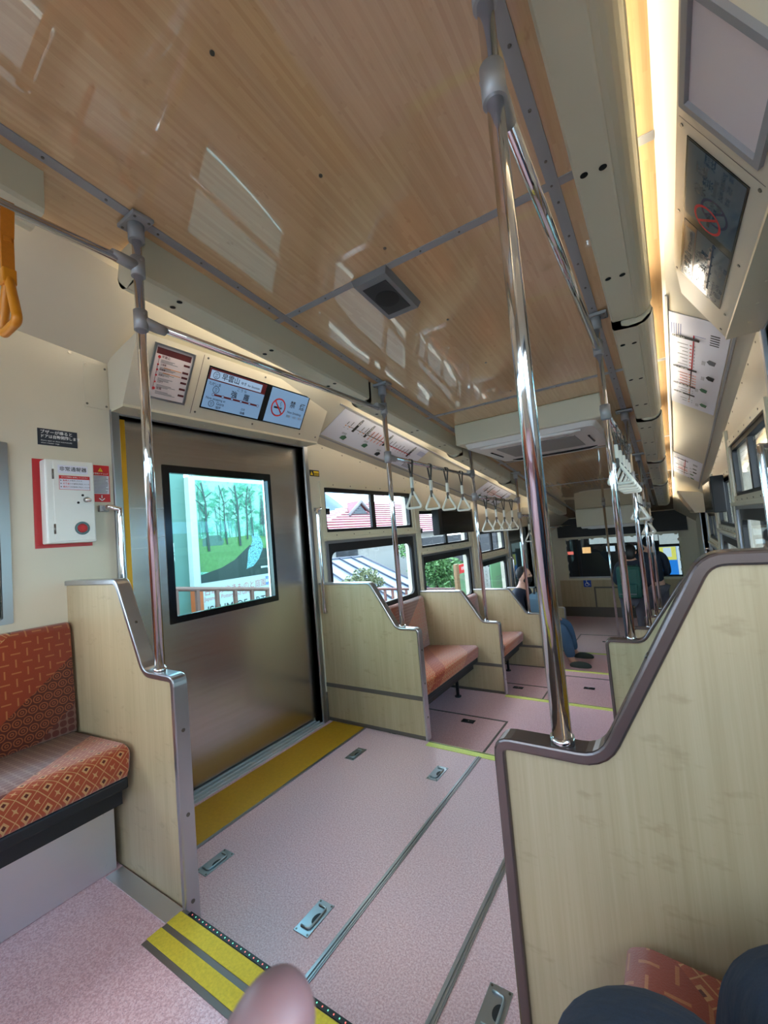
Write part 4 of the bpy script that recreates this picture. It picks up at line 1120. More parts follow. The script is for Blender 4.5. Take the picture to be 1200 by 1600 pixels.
m = MB(); c = T_ @ Vector((0, 0, -.0325)); m.tube([c, T_ @ Vector((0, 0, -.034))], .052, 28); m.build('cone', 'speakercone', sp)
def aircon(y0, y1, x0, x1, zb, label):
    o = thing('air_conditioner', label, 'air conditioner', ((x0 + x1) / 2, (y0 + y1) / 2, zb))
    b = MB(); b.prism([(y0, zb), (y1, zb), (y1, max(zb + .01, cz(y1))), (y0, cz(y0))], x0, x1, 'x'); bo = b.build('case', 'cream2', o)
    bv = bo.modifiers.new('b', 'BEVEL'); bv.width = .012; bv.segments = 3
    cx, cy = (x0 + x1) / 2, (y0 + y1) / 2; a, d = (x1 - x0) / 2 - .05, (y1 - y0) / 2 - .03
    c = MB(); 
    R0 = [(cx + px, cy + py, zb) for px, py in [(q[0], q[1]) for q in rrect(-a, a, -d, d, .06)]]
    R1 = [(cx + q[0], cy + q[1], zb - .035) for q in rrect(-a + .02, a - .02, -d + .02, d - .02, .05)]
    c.loft([R0, R1], True, True, False); cs = c.build('cassette', 'acwhite', o)
    g = MB(); g.mat('greygrille'); gx = a * .62; gy = d * .5
    g.box(cx - gx, cx + gx, cy - gy, cy + gy, zb - .04, zb - .034)
    n = 44
    g.build('intake_grille', None, cs)
    for sgn in (-1, 1):
        l = MB(); P = []
        for k in range(13):
            t = -1 + 2 * k / 12; P.append((cx + t * (a - .11), cy + sgn * (d - .075 - .03 * t * t), zb - .036))
        l.tube(P, [.004] + [.016] * 11 + [.004], 8, sx=1); lv = l.build('louver', 'blackgloss', cs)
        l = MB(); P = [(q[0], q[1] + sgn * .022, q[2] - .004) for q in P]; l.tube(P, [.006] + [.016] * 11 + [.006], 8); l.build('louver_blade', 'acwhite', cs)
    l = MB(); P = [(cx + a - .1 , cy - .16 + .32 * k / 8, zb - .036) for k in range(9)]; l.tube(P, .008, 8); l.tube([(2 * cx - q[0], q[1], q[2]) for q in P], .008, 8); l.build('side_slot', 'blackgloss', cs)
aircon(3.21, 4.33, -1.37, -.30, 1.895, 'large cream and white ceiling air conditioner at picture centre')
aircon(8.3, 9.2, -1.39, -.3, 1.09, 'distant cream ceiling air conditioner before the end window')
# black monitor boxes at the second windows
for side in (-1, 1):
    s_ = -side; x = XL if side < 0 else XR
    o = thing('monitor_box', 'black box hanging across the upper window on the %s side, beyond the first bench' % SIDE[side], 'monitor', (x, 4.45, 1.2))
    m = MB(); m.box(min(x + s_ * .02, x + s_ * .10), max(x + s_ * .02, x + s_ * .10), 4.02, 4.95, 1.185, 1.46, bev=.006); m.build('case', 'black', o)
    m = MB(); m.box(min(x + s_ * .1, x + s_ * .1025), max(x + s_ * .1, x + s_ * .1025), 4.1, 4.9, 1.21, 1.43); m.build('glass_face', 'blackgloss', o)

# ------------------------------------------------------------------ end wall (front of the car)
fw = MB()
fw.box(XL - .1, XR + .1, YEND, YEND + .08, -1.2, .04); fw.box(XL - .1, XR + .1, YEND, YEND + .08, .87, 1.5)
fw.box(XL - .1, -1.82, YEND, YEND + .08, .04, .87); fw.box(.1, XR + .1, YEND, YEND + .08, .04, .87)
struct('wall_front', fw, 'cream')
w = thing('window_%d' % (wn[0] + 2), None, None, (XC, YEND, .04), kind='structure')
m = MB(); 
m.box(-1.86, .14, YEND - .03, YEND, .83, .87); m.box(-1.86, -1.82, YEND - .03, YEND, .03, .87); m.box(.1, .14, YEND - .03, YEND, .03, .87); m.box(-1.86, .14, YEND - .05, YEND, .01, .045)
m.build('frame', 'cream2', w)
m = MB()
for k in range(9): m.box(-1.8 + .23 * k, -1.75 + .23 * k, YEND - .032, YEND, .81, .835)
for k in range(4):
    for x in (-1.82, .08): m.box(x, x + .02, YEND - .032, YEND, .15 + .18 * k, .2 + .18 * k)
m.build('clip', 'cream', w)
MB().box(-1.82, .1, YEND + .02, YEND + .025, .04, .85).build('pane', 'glassdark', w)
m = MB(); m.box(-1.83, -.9, YEND - .022, YEND - .002, .05, .075); m.build('wiper_bar', 'alu', w)
m = MB(); m.box(-1.95, .25, YEND - .02, YEND, .875, cz(YEND) - .01); struct('trim_30', m, 'black')
ep = thing('end_panel', 'bamboo lower wall panel with grey-framed locker door under the end window', 'panel', (-1.2, YEND - .03, -.71))
m = MB(); m.box(-2.0, .3, YEND - .03, YEND - .001, -.52, .01); m.build('panel', 'bamboo', ep)
m = MB(); m.box(-2.0, .3, YEND - .034, YEND - .001, -.71, -.52); m.build('kick_strip', 'band', ep)
m = MB(); m.box(-1.38, -1.35, YEND - .036, YEND - .03, -.52, -.12); m.box(-1.38, -.6, YEND - .036, YEND - .03, -.15, -.12); m.build('locker_frame', 'band', ep)
s = Sheet((-1.41, YEND - .032, -.115), (-1, 0, 0), (0, 0, 1)) if False else Sheet((-1.56, YEND - .032, -.125), (1, 0, 0), (0, 0, 1))
s.slab(0, 0, .14, .14, .001, 'bluesign'); s.ring(.062, .05, .034, .008, 'inkwhite'); s.disc(.058, .12, .01, 'inkwhite'); s.line(.06, .108, .066, .066, .011, 'inkwhite'); s.line(.066, .066, .1, .062, .01, 'inkwhite'); s.line(.1, .062, .115, .03, .01, 'inkwhite'); s.line(.062, .088, .092, .084, .008, 'inkwhite')
tag(s.build('wheelchair_sign'), 'blue wheelchair pictogram on the bamboo end wall', 'sign')

# ------------------------------------------------------------------ people
def person_standing(x, y, z, h, label, top, legs, hair, pack=None, lean=0.0, facing=0.0, armz=0.0):
    k = h / 1.7; o = thing('person', label, 'person', (x, y, z))
    def P(a, b, c):
        ca, sa = math.cos(facing), math.sin(facing); b2 = b + lean * max(0, c - .9)
        return Vector((x + (a * ca - b2 * sa) * k, y + (a * sa + b2 * ca) * k, z + c * k))
    V = [P(0, 0, .93), P(0, 0, 1.12), P(0, .01, 1.32), P(0, .02, 1.45), P(0, .04, 1.54), P(0, .05, 1.62),
         P(-.10, 0, .86), P(-.11, .02, .48), P(-.11, 0, .08), P(-.11, .14, .035), P(.10, 0, .86), P(.11, -.02, .48), P(.12, -.04, .08), P(.12, .1, .035),
         P(-.19, .01, 1.40), P(-.24, .04, 1.13), P(-.17, .24, 1.06 + armz), P(-.13, .3, 1.07 + armz), P(.19, .01, 1.40), P(.24, .04, 1.13), P(.17, .24, 1.06 + armz), P(.13, .3, 1.07 + armz)]
    E_ = [(0, 1), (1, 2), (2, 3), (3, 4), (4, 5), (0, 6), (6, 7), (7, 8), (8, 9), (0, 10), (10, 11), (11, 12), (12, 13), (3, 14), (14, 15), (15, 16), (16, 17), (3, 18), (18, 19), (19, 20), (20, 21)]
    R = [(.15, .1), (.14, .1), (.16, .11), (.1, .08), .055, .07, .09, .065, .045, .035, .09, .065, .045, .035, .065, .045, .035, .025, .065, .045, .035, .025]
    R = [tuple(q * k for q in r) if isinstance(r, tuple) else r * k for r in R]
    skin('body', V, E_, R, 'skin', o)
    lw = lambda idx, ext: [V[i] for i in idx]
    skin('trousers', [V[0], V[6], V[7], V[8], V[10], V[11], V[12]], [(0, 1), (1, 2), (2, 3), (0, 4), (4, 5), (5, 6)], [(.175 * k, .12 * k), .11 * k, .085 * k, .07 * k, .11 * k, .085 * k, .07 * k], legs, o)
    skin('jacket', [V[0], V[1], V[2], V[3], V[14], V[15], V[16], V[18], V[19], V[20]], [(0, 1), (1, 2), (2, 3), (3, 4), (4, 5), (5, 6), (3, 7), (7, 8), (8, 9)], [(.17 * k, .125 * k), (.165 * k, .12 * k), (.18 * k, .13 * k), (.12 * k, .1 * k), .085 * k, .062 * k, .045 * k, .085 * k, .062 * k, .045 * k], top, o)
    hd = P(0, .06, 1.63)
    MB().ball(hd, (.078 * k, .095 * k, .115 * k), 20, 14).build('head', 'skin', o)
    f = MB(); f.ball(P(0, .155, 1.62), (.013 * k, .018 * k, .02 * k), 8, 6); f.ball(P(-.08, .06, 1.62), (.012 * k, .018 * k, .03 * k), 8, 6); f.ball(P(.08, .06, 1.62), (.012 * k, .018 * k, .03 * k), 8, 6); f.build('nose_and_ears', 'skin', o)
    hb = MB(); hb.ball(P(0, .03, 1.665), (.09 * k, .1 * k, .105 * k), 20, 14)
    if hair == 'hair': hb.ball(P(0, -.02, 1.6), (.085 * k, .075 * k, .13 * k), 16, 12)
    else: hb.tube([P(0, .08, 1.69), P(0, .2, 1.665)], [.07 * k, .05 * k], 12, sx=.2)
    hb.build('hair' if hair == 'hair' else 'cap', hair, o)
    sh = MB(); sh.ball(V[9] + Vector((0, -.03, .005)) * k, (.048 * k, .13 * k, .045 * k)); sh.ball(V[13] + Vector((0, -.03, .005)) * k, (.048 * k, .13 * k, .045 * k)); sh.build('shoes', 'black', o)
    hn = MB()
    for w_, sgn in ((V[17], -1), (V[21], 1)):
        hn.ball(w_, (.032 * k, .045 * k, .018 * k), 10, 8)
        for q in range(4): hn.tube([w_ + Vector(((-.022 + .014 * q) * k, .03 * k, 0)), w_ + Vector(((-.024 + .015 * q) * k, .075 * k, -.006 * k)), w_ + Vector(((-.022 + .014 * q) * k, .1 * k, -.03 * k))], [.009 * k, .008 * k, .006 * k], 6)
        hn.tube([w_ + Vector((-sgn * .03 * k, 0, 0)), w_ + Vector((-sgn * .05 * k, .035 * k, .005 * k))], [.01 * k, .008 * k], 6)
    hn.build('hands', 'skin', o)
    if pack:
        b = thing('backpack', pack, 'backpack', P(0, -.24, 1.0))
        m = MB(); c = P(0, -.22, 1.17); m.box(-.17 * k, .17 * k, -.1 * k, .1 * k, -.26 * k, .26 * k, mx=Matrix.Translation(c), bev=.05 * k)
        m.build('main_bag', 'green', b)
        m = MB(); c2 = P(0, -.33, 1.06); m.box(-.13 * k, .13 * k, -.05 * k, .05 * k, -.13 * k, .1 * k, mx=Matrix.Translation(c2), bev=.03 * k); m.build('front_pocket', 'green', b)
        m = MB(); c3 = P(0, -.383, 1.0); m.box(-.12 * k, .12 * k, -.003, .003, -.006, .006, mx=Matrix.Translation(c3)); m.build('reflective_stripe', 'inkgrey', b)
        m = MB()
        for sx in (-.1, .1): m.tube([P(sx, -.13, .98), P(sx, .1, 1.1), P(sx, .15, 1.3), P(sx, .02, 1.47), P(sx, -.13, 1.4)], .018 * k, 8, sx=1)
        m.build('shoulder_strap', 'green', b)
    return o
person_standing(-.545, 7.05, LEV[5], 1.46, 'standing person seen from behind in dark jacket and grey trousers, wearing a green backpack', 'navycoat', 'greytrouser', 'hair', 'dark green backpack on the back of the standing person', .2, -.1)
person_standing(-.29, 7.75, LEV[5], 1.53, 'standing person in dark clothes and black cap, beyond the one with the backpack', 'navycoat', 'greytrouser', 'cap', None, .1, .3)
# seated passenger
def seated():
    x, y, z = -1.62, 5.62, LEV[4]
    o = thing('person', 'seated passenger in navy jacket and black face mask on the left bench', 'person', (x, y, z))
    V = [(-1.74, 5.62, z + .47), (-1.78, 5.62, z + .62), (-1.79, 5.61, z + .82), (-1.77, 5.6, z + .92), (-1.75, 5.58, z + 1.0), (-1.73, 5.56, z + 1.07),
         (-1.68, 5.52, z + .46), (-1.27, 5.48, z + .46), (-1.2, 5.43, z + .08), (-1.07, 5.36, z + .035),
         (-1.68, 5.72, z + .46), (-1.28, 5.78, z + .46), (-1.23, 5.78, z + .08), (-1.1, 5.76, z + .035),
         (-1.79, 5.42, z + .86), (-1.72, 5.36, z + .62), (-1.5, 5.46, z + .55), (-1.42, 5.5, z + .54), (-1.79, 5.8, z + .86), (-1.72, 5.87, z + .62), (-1.5, 5.76, z + .55), (-1.42, 5.72, z + .54)]
    V = [Vector(v) for v in V]
    E_ = [(0, 1), (1, 2), (2, 3), (3, 4), (4, 5), (0, 6), (6, 7), (7, 8), (8, 9), (0, 10), (10, 11), (11, 12), (12, 13), (3, 14), (14, 15), (15, 16), (16, 17), (3, 18), (18, 19), (19, 20), (20, 21)]
    skin('body', V, E_, [.12, .13, .13, .08, .05, .065, .085, .06, .042, .03, .085, .06, .042, .03, .06, .043, .033, .024, .06, .043, .033, .024], 'skin', o)
    skin('jeans', [V[0], V[6], V[7], V[8] + Vector((0, 0, .02)), V[10], V[11], V[12] + Vector((0, 0, .02))], [(0, 1), (1, 2), (2, 3), (0, 4), (4, 5), (5, 6)], [.13, .1, .078, .062, .1, .078, .062], 'denimlight', o)
    skin('jacket', [V[0], V[1], V[2], V[3], V[14], V[15], V[16], V[18], V[19], V[20]], [(0, 1), (1, 2), (2, 3), (3, 4), (4, 5), (5, 6), (3, 7), (7, 8), (8, 9)], [.15, .155, .16, .1, .08, .06, .045, .08, .06, .045], 'navycoat', o)
    h = Vector((-1.7, 5.54, z + 1.12)); MB().ball(h, (.085, .075, .11), 20, 14).build('head', 'skin', o)
    MB().ball(h + Vector((-.03, .005, .03)), (.088, .082, .095), 20, 14).build('hair', 'hair', o)
    MB().ball(h + Vector((.035, -.015, -.05)), (.062, .066, .05), 16, 10).build('face_mask', 'mask', o)
    g = MB(); g.ball(h + Vector((.088, -.012, .0)), (.014, .012, .018), 8, 6); g.ball(h + Vector((0, -.078, -.005)), (.018, .012, .028), 8, 6); g.build('nose_and_ear', 'skin', o)
    g = MB()
    for a in (-.03, .03): g.ball(h + Vector((.078, a - .01, .02)), (.008, .012, .006), 8, 6)
    g.build('eyes', 'ink', o)
    hn = MB()
    for w_, sg in ((V[17], 1), (V[21], -1)):
        hn.ball(w_, (.045, .03, .018), 10, 8)
        for q in range(4): hn.tube([w_ + Vector((.03, -.022 + .014 * q, 0)), w_ + Vector((.075, -.022 + .014 * q, -.008)), w_ + Vector((.09, -.02 + .013 * q, -.03))], [.009, .008, .006], 6)
        hn.tube([w_ + Vector((0, sg * .03, 0)), w_ + Vector((.04, sg * .045, 0))], [.01, .008], 6)
    hn.build('hands', 'skin', o)
    for v in (V[9], V[13]):
        s = MB(); s.ball(v + Vector((-.02, 0, .012)), (.125, .046, .05), 16, 10); s.box(v.x - .13, v.x + .1, v.y - .042, v.y + .042, z + .001, z + .022, bev=.006)
        for q in range(4): s.tube([(v.x - .03 + .025 * q, v.y - .03, z + .085 - .009 * q), (v.x - .03 + .025 * q, v.y + .03, z + .085 - .009 * q)], .004, 6)
        s.build('sneaker', 'shoe', o)
    o.location.y += .27; o.location.x += .02; o.location.z -= .03
    b = thing('shoulder_bag', 'slate blue bag held on the lap of the masked passenger', 'bag', (-1.5, 5.6, z + .53))
    m = MB(); m.box(-.09, .09, -.17, .17, 0, .3, mx=Matrix.Translation((-1.56, 5.61, z + .56)), bev=.05); m.build('bag_body', 'slateback', b)
    m = MB(); m.tube([(-1.47, 5.5, z + .6), (-1.455, 5.51, z + .78), (-1.46, 5.61, z + .83), (-1.455, 5.71, z + .78), (-1.47, 5.72, z + .6)], .008, 8); m.tube([(-1.56, 5.53, z + .85), (-1.56, 5.56, z + .93), (-1.56, 5.66, z + .93), (-1.56, 5.69, z + .85)], .011, 8); m.build('piping_and_handle', 'navycoat', b); b.location.y += .2
seated()
# the photographer: jeans at the bottom right and a fingertip before the lens
ph = thing('person', 'photographer seated at the bottom right, showing dark jeans and one fingertip', 'person', (.12, .1, .155))
def camp(px, py, d):   # a point d metres ahead of the eye
    return EYE + (R_ * (px) + D_ * (py) + F_) * d
hip = Vector((.17, .12, .68))
skin('jeans', [(.19, -.02, .68), (.12, .13, .69), (-.01, .33, .70), (-.075, .49, .685), (-.10, .53, .42), (-.10, .52, .2), (.22, .12, .69), (.19, .32, .70), (.115, .55, .70), (.07, .64, .655), (.03, .66, .45)],
     [(0, 1), (1, 2), (2, 3), (3, 4), (4, 5), (0, 6), (6, 7), (7, 8), (8, 9), (9, 10)], [.15, .125, .115, .10, .082, .075, .125, .118, .105, .09, .065], 'denim', ph, 3)
tip = camp(-.214, 1.085, .1); b1 = camp(-.272, 1.235, .1); b2 = camp(-.37, 1.50, .106); b3 = camp(-.48, 1.9, .12); palm = camp(-.6, 2.35, .14); wrist = camp(-.7, 2.75, .16); elbow = Vector((-.02, -.1, .86))
side_v = (F_ * .8 + R_ * .6).normalized()
V = [palm, b3, b2, b1, tip]; E_ = [(0, 1), (1, 2), (2, 3), (3, 4)]; R = [.018, .0122, .0122, .0118, .0078]
for q in range(1, 4):
    o_ = side_v * .02 * q; n = len(V); V += [palm + o_, b3 + o_ + D_ * .01, b3 + o_ + D_ * .03 + F_ * .02, b3 + o_ + D_ * .05 + F_ * .012]; E_ += [(0 if q == 1 else n - 4, n), (n, n + 1), (n + 1, n + 2), (n + 2, n + 3)]; R += [.016, .0095, .0085, .0065]
n = len(V); V += [wrist, wrist * .5 + elbow * .5, elbow, palm - side_v * .022 + R_ * .02, palm - side_v * .03 + R_ * .045 - D_ * .015]; E_ += [(0, n), (n, n + 1), (n + 1, n + 2), (0, n + 3), (n + 3, n + 4)]; R += [.024, .034, .042, .011, .009]
skin('hand', V, E_, R, 'finger', ph, 3)

# ------------------------------------------------------------------ outside the left windows
def leaf_cloud(mb, c, r, n, size, sx=1, sz=1):
    for _ in range(n):
        while True:
            p = Vector((random.uniform(-1, 1), random.uniform(-1, 1), random.uniform(-1, 1)))
            if .25 < p.length < 1: break
        p = Vector((p.x * r * sx, p.y * r, p.z * r * sz)) + Vector(c)
        a = Vector((random.gauss(0, 1), random.gauss(0, 1), random.gauss(0, 1))).normalized(); b = a.cross(Vector((random.gauss(0, 1), random.gauss(0, 1), random.gauss(0, 1)))).normalized()
        s = size * random.uniform(.6, 1.3)
        mb.face([p - a * s, p + b * s * .45, p + a * s, p - b * s * .45])
M['leaf'] = plain('fresh green leaves', (71, 111, 57), .6, var=.3, scale=30)
M['leafdark'] = plain('olive conifer needles', (97, 105, 71), .7, var=.3, scale=30)
M['bark'] = plain('bark', (68, 54, 42), .8, var=.2)
M['redroof'] = plain('faded red ribbed roof', (128, 44, 54), .5, var=.1)
M['roofrib'] = plain('pale roof rib', (176, 140, 145), .5, var=.05)
M['grey_eave'] = plain('grey painted eave', (103, 100, 103), .6)
M['plaster'] = plain('pale station plaster', (152, 152, 145), .8, var=.06)
M['louver'] = plain('grey louvre', (76, 85, 91), .6)
M['tin'] = plain('blue grey tin roof', (102, 116, 136), .4, .2, var=.06)
M['tinrib'] = plain('dark seam', (54, 62, 76), .5)
M['woodred'] = plain('red brown painted wood', (111, 72, 65), .6, var=.1)
M['darkwall'] = plain('dark timber wall', (38, 37, 39), .8, var=.2)
M['ground'] = plain('grey concrete platform', (94, 94, 91), .85, var=.1)
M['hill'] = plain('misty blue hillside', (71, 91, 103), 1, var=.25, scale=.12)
M['billgreen'] = plain('grey green wall paint', (82, 111, 103), .6, var=.05)
M['billwhite'] = plain('white sign board', (174, 177, 177), .5, var=.01)
M['billorange'] = plain('orange sign board', (171, 82, 44), .5)
M['noticegreen'] = plain('pale green notice', (111, 158, 118), .5, var=.03)
M['wood'] = plain('light wood post', (130, 102, 71), .6, var=.12)
gp = MB(); gp.box(-60, 60, -30, 80, -4.2, -4); tag(gp.build('ground', 'ground'), kind='structure')
hb = thing('mountain', 'misty blue wooded mountain behind the red roof', 'mountain', (-60, 60, -4))
m = MB(); P = []
for k in range(15):
    for j in range(6):
        pass
rows = []
for j in range(6):
    row = []
    for k in range(16):
        yy = -10 + 9 * k; hgt = 4.5 + 1.2 * math.sin(k * 1.7) + 14 * math.exp(-((yy - 73) / 15) ** 2)
        row.append(Vector((-48 - 6 * j, yy, -4 + (hgt * min(1, j / 3.0)))))
    rows.append(row)
m.loft(rows, False, False); m.build('slope', 'hill', hb)
# station building
sb = thing('station_building', 'station building with faded red ribbed hip roof and small gable', 'building', (-15, 20, -4))
m = MB(); m.box(-18, -13.0, 13.0, 27.5, -4, 1.3); m.build('wall', 'plaster', sb)
ze, zr = 1.3, 3.38; A = [(-12.4, 11.8, ze), (-12.4, 28.8, ze), (-18.5, 28.8, ze), (-18.5, 11.8, ze)]; RA, RB = (-15.3, 21.0, zr), (-15.3, 25.0, zr)
m = MB(); m.face([A[0], A[1], RB, RA]); m.face([A[2], A[3], RA, RB]); m.face([A[3], A[0], RA]); m.face([A[1], A[2], RB]); m.face(A[::-1]); m.build('roof', 'redroof', sb)
m = MB(); n = 15
def lerp(a, b, t): return Vector(a) * (1 - t) + Vector(b) * t
for k in range(n):
    t = k / n; m.tube([lerp(A[0], RA, t) + Vector((.02, 0, .03)), lerp(A[1], RB, t) + Vector((.02, 0, .03))], .05, 6)
    m.tube([lerp(A[3], RA, t) + Vector((0, -.02, .03)), lerp(A[0], RA, t) + Vector((0, -.02, .03))], .05, 6)
m.tube([A[0], RA, RB, A[1]], .07, 6); m.build('roof_rib', 'roofrib', sb)
m = MB(); gx = -14.0; y0_, y1_, zb_, yt, zt_ = 17.85, 19.9, 2.5, 18.9, 3.24
m.mat('louver'); m.face([(gx, y0_ + .3, zb_ + .05), (gx, y1_ - .3, zb_ + .05), (gx, yt, zt_ - .15)])
for k in range(5): m.box(gx, gx + .05, y0_ + .5 + .18 * k, y1_ - .5 - .18 * k, zb_ + .12 + .11 * k, zb_ + .15 + .11 * k)
m.mat('grey_eave'); m.tube([(gx + .1, y0_ - .1, zb_ - .05), (gx + .1, yt, zt_)], .09, 6); m.tube([(gx + .1, y1_ + .1, zb_ - .05), (gx + .1, yt, zt_)], .09, 6)
m.mat('redroof'); m.face([(gx + .15, y0_ - .1, zb_), (gx + .15, yt, zt_ + .05), (gx - .9, yt, zt_ + .02)]); m.face([(gx + .15, y1_ + .1, zb_), (gx + .15, yt, zt_ + .05), (gx - .9, yt, zt_ + .02)])
m.build('gable', None, sb)
m = MB(); m.box(-15.5, -15.1, 22.6, 23.1, 3.3, 4.1); m.build('chimney', 'inkpink', sb)
m = MB(); m.mat('louver'); m.box(-13.0, -12.95, 15.4, 17.0, .2, .85)
m.mat('darkwall')
for k in range(9): m.box(-12.95, -12.9, 15.4, 17.0, .22 + .07 * k, .25 + .07 * k)
m.build('louvre_vent', None, sb)
m = MB(); m.box(-13.0, -12.93, 23.5, 25.5, -.9, .5); m.build('window', 'darkframe', sb)
# tin roofed shed
sd = thing('tin_roof_shed', 'low shed with blue grey seamed tin roof outside the first window', 'shed', (-6.5, 9, -4))
m = MB(); a, b, c, d, e, f = (-7.2, 6.2, .82), (-7.2, 9.6, .72), (-5.0, 10.4, -.55), (-5.0, 5.6, -.35), (-9.4, 6.2, -.3), (-7.6, 12.6, -.35)
m.face([a, b, c, d]); m.face([a, b, f, (-9.4, 11, -.4), e]) ; m.face([b, c, f]); m.build('roof', 'tin', sd)
m = MB()
for k in range(8):
    t = k / 7; m.tube([lerp(a, b, t) + Vector((0, 0, .02)), lerp(d, c, t) + Vector((0, 0, .02))], .022, 6)
m.tube([a, b], .04, 6); m.tube([b, f], .04, 6); m.tube([b, c], .035, 6); m.build('seam', 'tinrib', sd)
m = MB(); m.prism([(-8.9, 6.4), (-5.3, 6.2), (-5.3, 10.2), (-7.6, 12.0), (-8.9, 11)], -4, -.6, 'z'); m.build('wall', 'darkwall', sd)
# shrubs and trees
t = thing('conifer_shrub', 'round olive conifer bush before the tin roof, seen through the first window', 'shrub', (-5.3, 6.95, -4))
m = MB(); leaf_cloud(m, (-5.3, 6.75, .36), .24, 330, .04, 1, .6); leaf_cloud(m, (-5.3, 7.15, .42), .3, 520, .04, 1, .65); leaf_cloud(m, (-5.35, 7.5, .26), .24, 330, .04, 1, .6); m.build('foliage', 'leafdark', t)
m = MB(); m.tube([(-5.3, 7.1, -4), (-5.3, 7.1, .2)], [.1, .05], 8); m.build('trunk', 'bark', t)
t = thing('broadleaf_tree', 'fresh green tree between the first and second left windows', 'tree', (-5.2, 9, -4))
m = MB(); leaf_cloud(m, (-5.2, 10.1, .25), .42, 1500, .055); leaf_cloud(m, (-5.2, 8.6, .85), .17, 120, .05); leaf_cloud(m, (-5.2, 8.95, .4), .15, 130, .05, 1, 1.5); m.build('foliage', 'leaf', t)
m = MB(); m.tube([(-5.2, 10.0, -4), (-5.2, 10.1, .4)], [.1, .03], 8); m.tube([(-5.2, 10.0, -1), (-5.2, 9.1, .1), (-5.2, 8.6, 1.0)], [.04, .02, .008], 6); m.build('trunk', 'bark', t)
t = thing('broadleaf_tree', 'green tree farther along behind the notice board', 'tree', (-7, 14, -4))
m = MB(); leaf_cloud(m, (-7.5, 15.5, -.9), 1.1, 1500, .12); m.build('foliage', 'leaf', t)
m = MB(); m.tube([(-7.5, 15.5, -4), (-7.5, 15.5, -.8)], [.14, .05], 8); m.build('trunk', 'bark', t)
# fence along the stepped platform
fe = thing('platform_fence', 'red brown railing along the platform outside the left windows', 'fence', (-4.4, 5, -1))
def fz(y): return .82 - .148 * (y - 2.8)
m = MB(); m.tube([(-4.4, 1, fz(1)), (-4.4, 11, fz(11))], .025, 8); m.tube([(-4.4, 1, fz(1) - .75), (-4.4, 11, fz(11) - .75)], .02, 8); m.build('rail', 'woodred', fe)
for k in range(41):
    y = 1.1 + .245 * k; m = MB(); m.box(-4.42, -4.38, y - .018, y + .018, fz(y) - (.78 if k % 4 else 1.6), fz(y)); m.build('baluster', 'woodred', fe)
pf = MB(); pf.prism([(-3, .4), (9.4, -1.2), (9.4, -4), (-3, -4)], -4.3, -2.35, 'x'); tag(pf.build('floor', 'ground'), kind='structure')
# billboard with the forest picture
M['forestbg'] = None
n = N('printed misty forest backdrop'); o_ = n.coord('Object'); x_, y_, z_ = n.sep(o_)
f1 = n.noise(n.mapv(o_, (4, 5, 4)), 1.4, 6, .65); f2 = n.noise(n.mapv(o_, (60, 60, 60)), 1, 2)
c_ = n.ramp(n.math('ADD', n.math('MULTIPLY', f1, .75), n.math('MULTIPLY', f2, .25)), [(.38, lin((26, 84, 66))), (.47, lin((70, 134, 108))), (.56, lin((130, 176, 160)))])
n.set(col=c_, rough=.4); M['forestbg'] = n.m
M['p_grass'] = plain('printed mossy lawn', (78, 116, 66), .4, var=.35, scale=26)
M['p_trunk'] = plain('printed trunk', (38, 51, 48), .4, var=.3, scale=50)
M['p_trunkpale'] = plain('printed pale trunk', (68, 102, 96), .4, var=.2, scale=50)
M['p_dark'] = plain('printed dark earth', (36, 50, 48), .4, var=.4, scale=60)
M['p_rock'] = plain('printed rock', (65, 93, 85), .4, var=.3, scale=40)
M['p_shed'] = plain('printed foliage clump', (71, 130, 103), .4, var=.3, scale=40)
n = N('printed cobbled path'); o_ = n.coord(); vo = n.t.nodes.new('ShaderNodeTexVoronoi'); vo.feature = 'DISTANCE_TO_EDGE'; n.t.links.new(o_, vo.inputs['Vector']); vo.inputs['Scale'].default_value = 38
n.set(col=n.ramp(vo.outputs['Distance'], [(.03, lin((29, 51, 57))), (.1, lin((110, 164, 172)))]), rough=.4); M['p_cobble'] = n.m
bb = thing('museum_billboard', 'large white billboard with a green forest picture, seen through the door window', 'billboard', (-4.8, 3.7, .2))
XB = -4.8
m = MB(); m.box(XB - .08, XB, 3.1, 4.45, .0, 2.32); m.build('board', 'billwhite', bb)
m = MB(); m.box(XB - .1, XB + .03, 3.02, 3.1, .8, 2.16); m.mat('billorange'); m.box(XB - .1, XB + .03, 3.02, 3.12, .1, .79)
m.mats.insert(0, M['billwhite']) if M['billwhite'] not in m.mats else None
pm = MB(); pm.mat('billwhite'); pm.box(XB - .1, XB + .03, 3.02, 3.1, .8, 2.14); pm.mat('billorange'); pm.box(XB - .1, XB + .03, 3.02, 3.13, .0, .79); pm.build('post', None, bb); m.bm.free()
s = Sheet((XB, 3.13, .84), (0, 1, 0), (0, 0, 1)); PW, PH = 1.09, 1.27
s.rect(0, 0, PW, PH, 'forestbg')
hz = .43 * PH
s.poly([(0, .14), (0, hz), (.3, hz - .02), (.75, hz + .01), (PW, hz - .02), (PW, .05), (.6, .05)], 'p_grass')
s.poly([(0, 0), (0, .1), (.3, .16), (.5, .24), (.64, .34), (.76, .42), (.86, .42), (1.0, .36), (PW, .36), (PW, 0)], 'p_dark')
s.poly([(.68, .1), (.71, .22), (.73, .34), (.79, .43), (.81, .5), (.79, hz + .02), (.9, hz + .03), (.96, .5), (.99, .42), (.97, .34), (.9, .22), (.8, .13)], 'p_cobble')
s.poly([(.05, hz - .1), (.05, hz - .02), (.14, hz + .03), (.3, hz + .03), (.36, hz - .05), (.33, hz - .1)], 'p_rock')
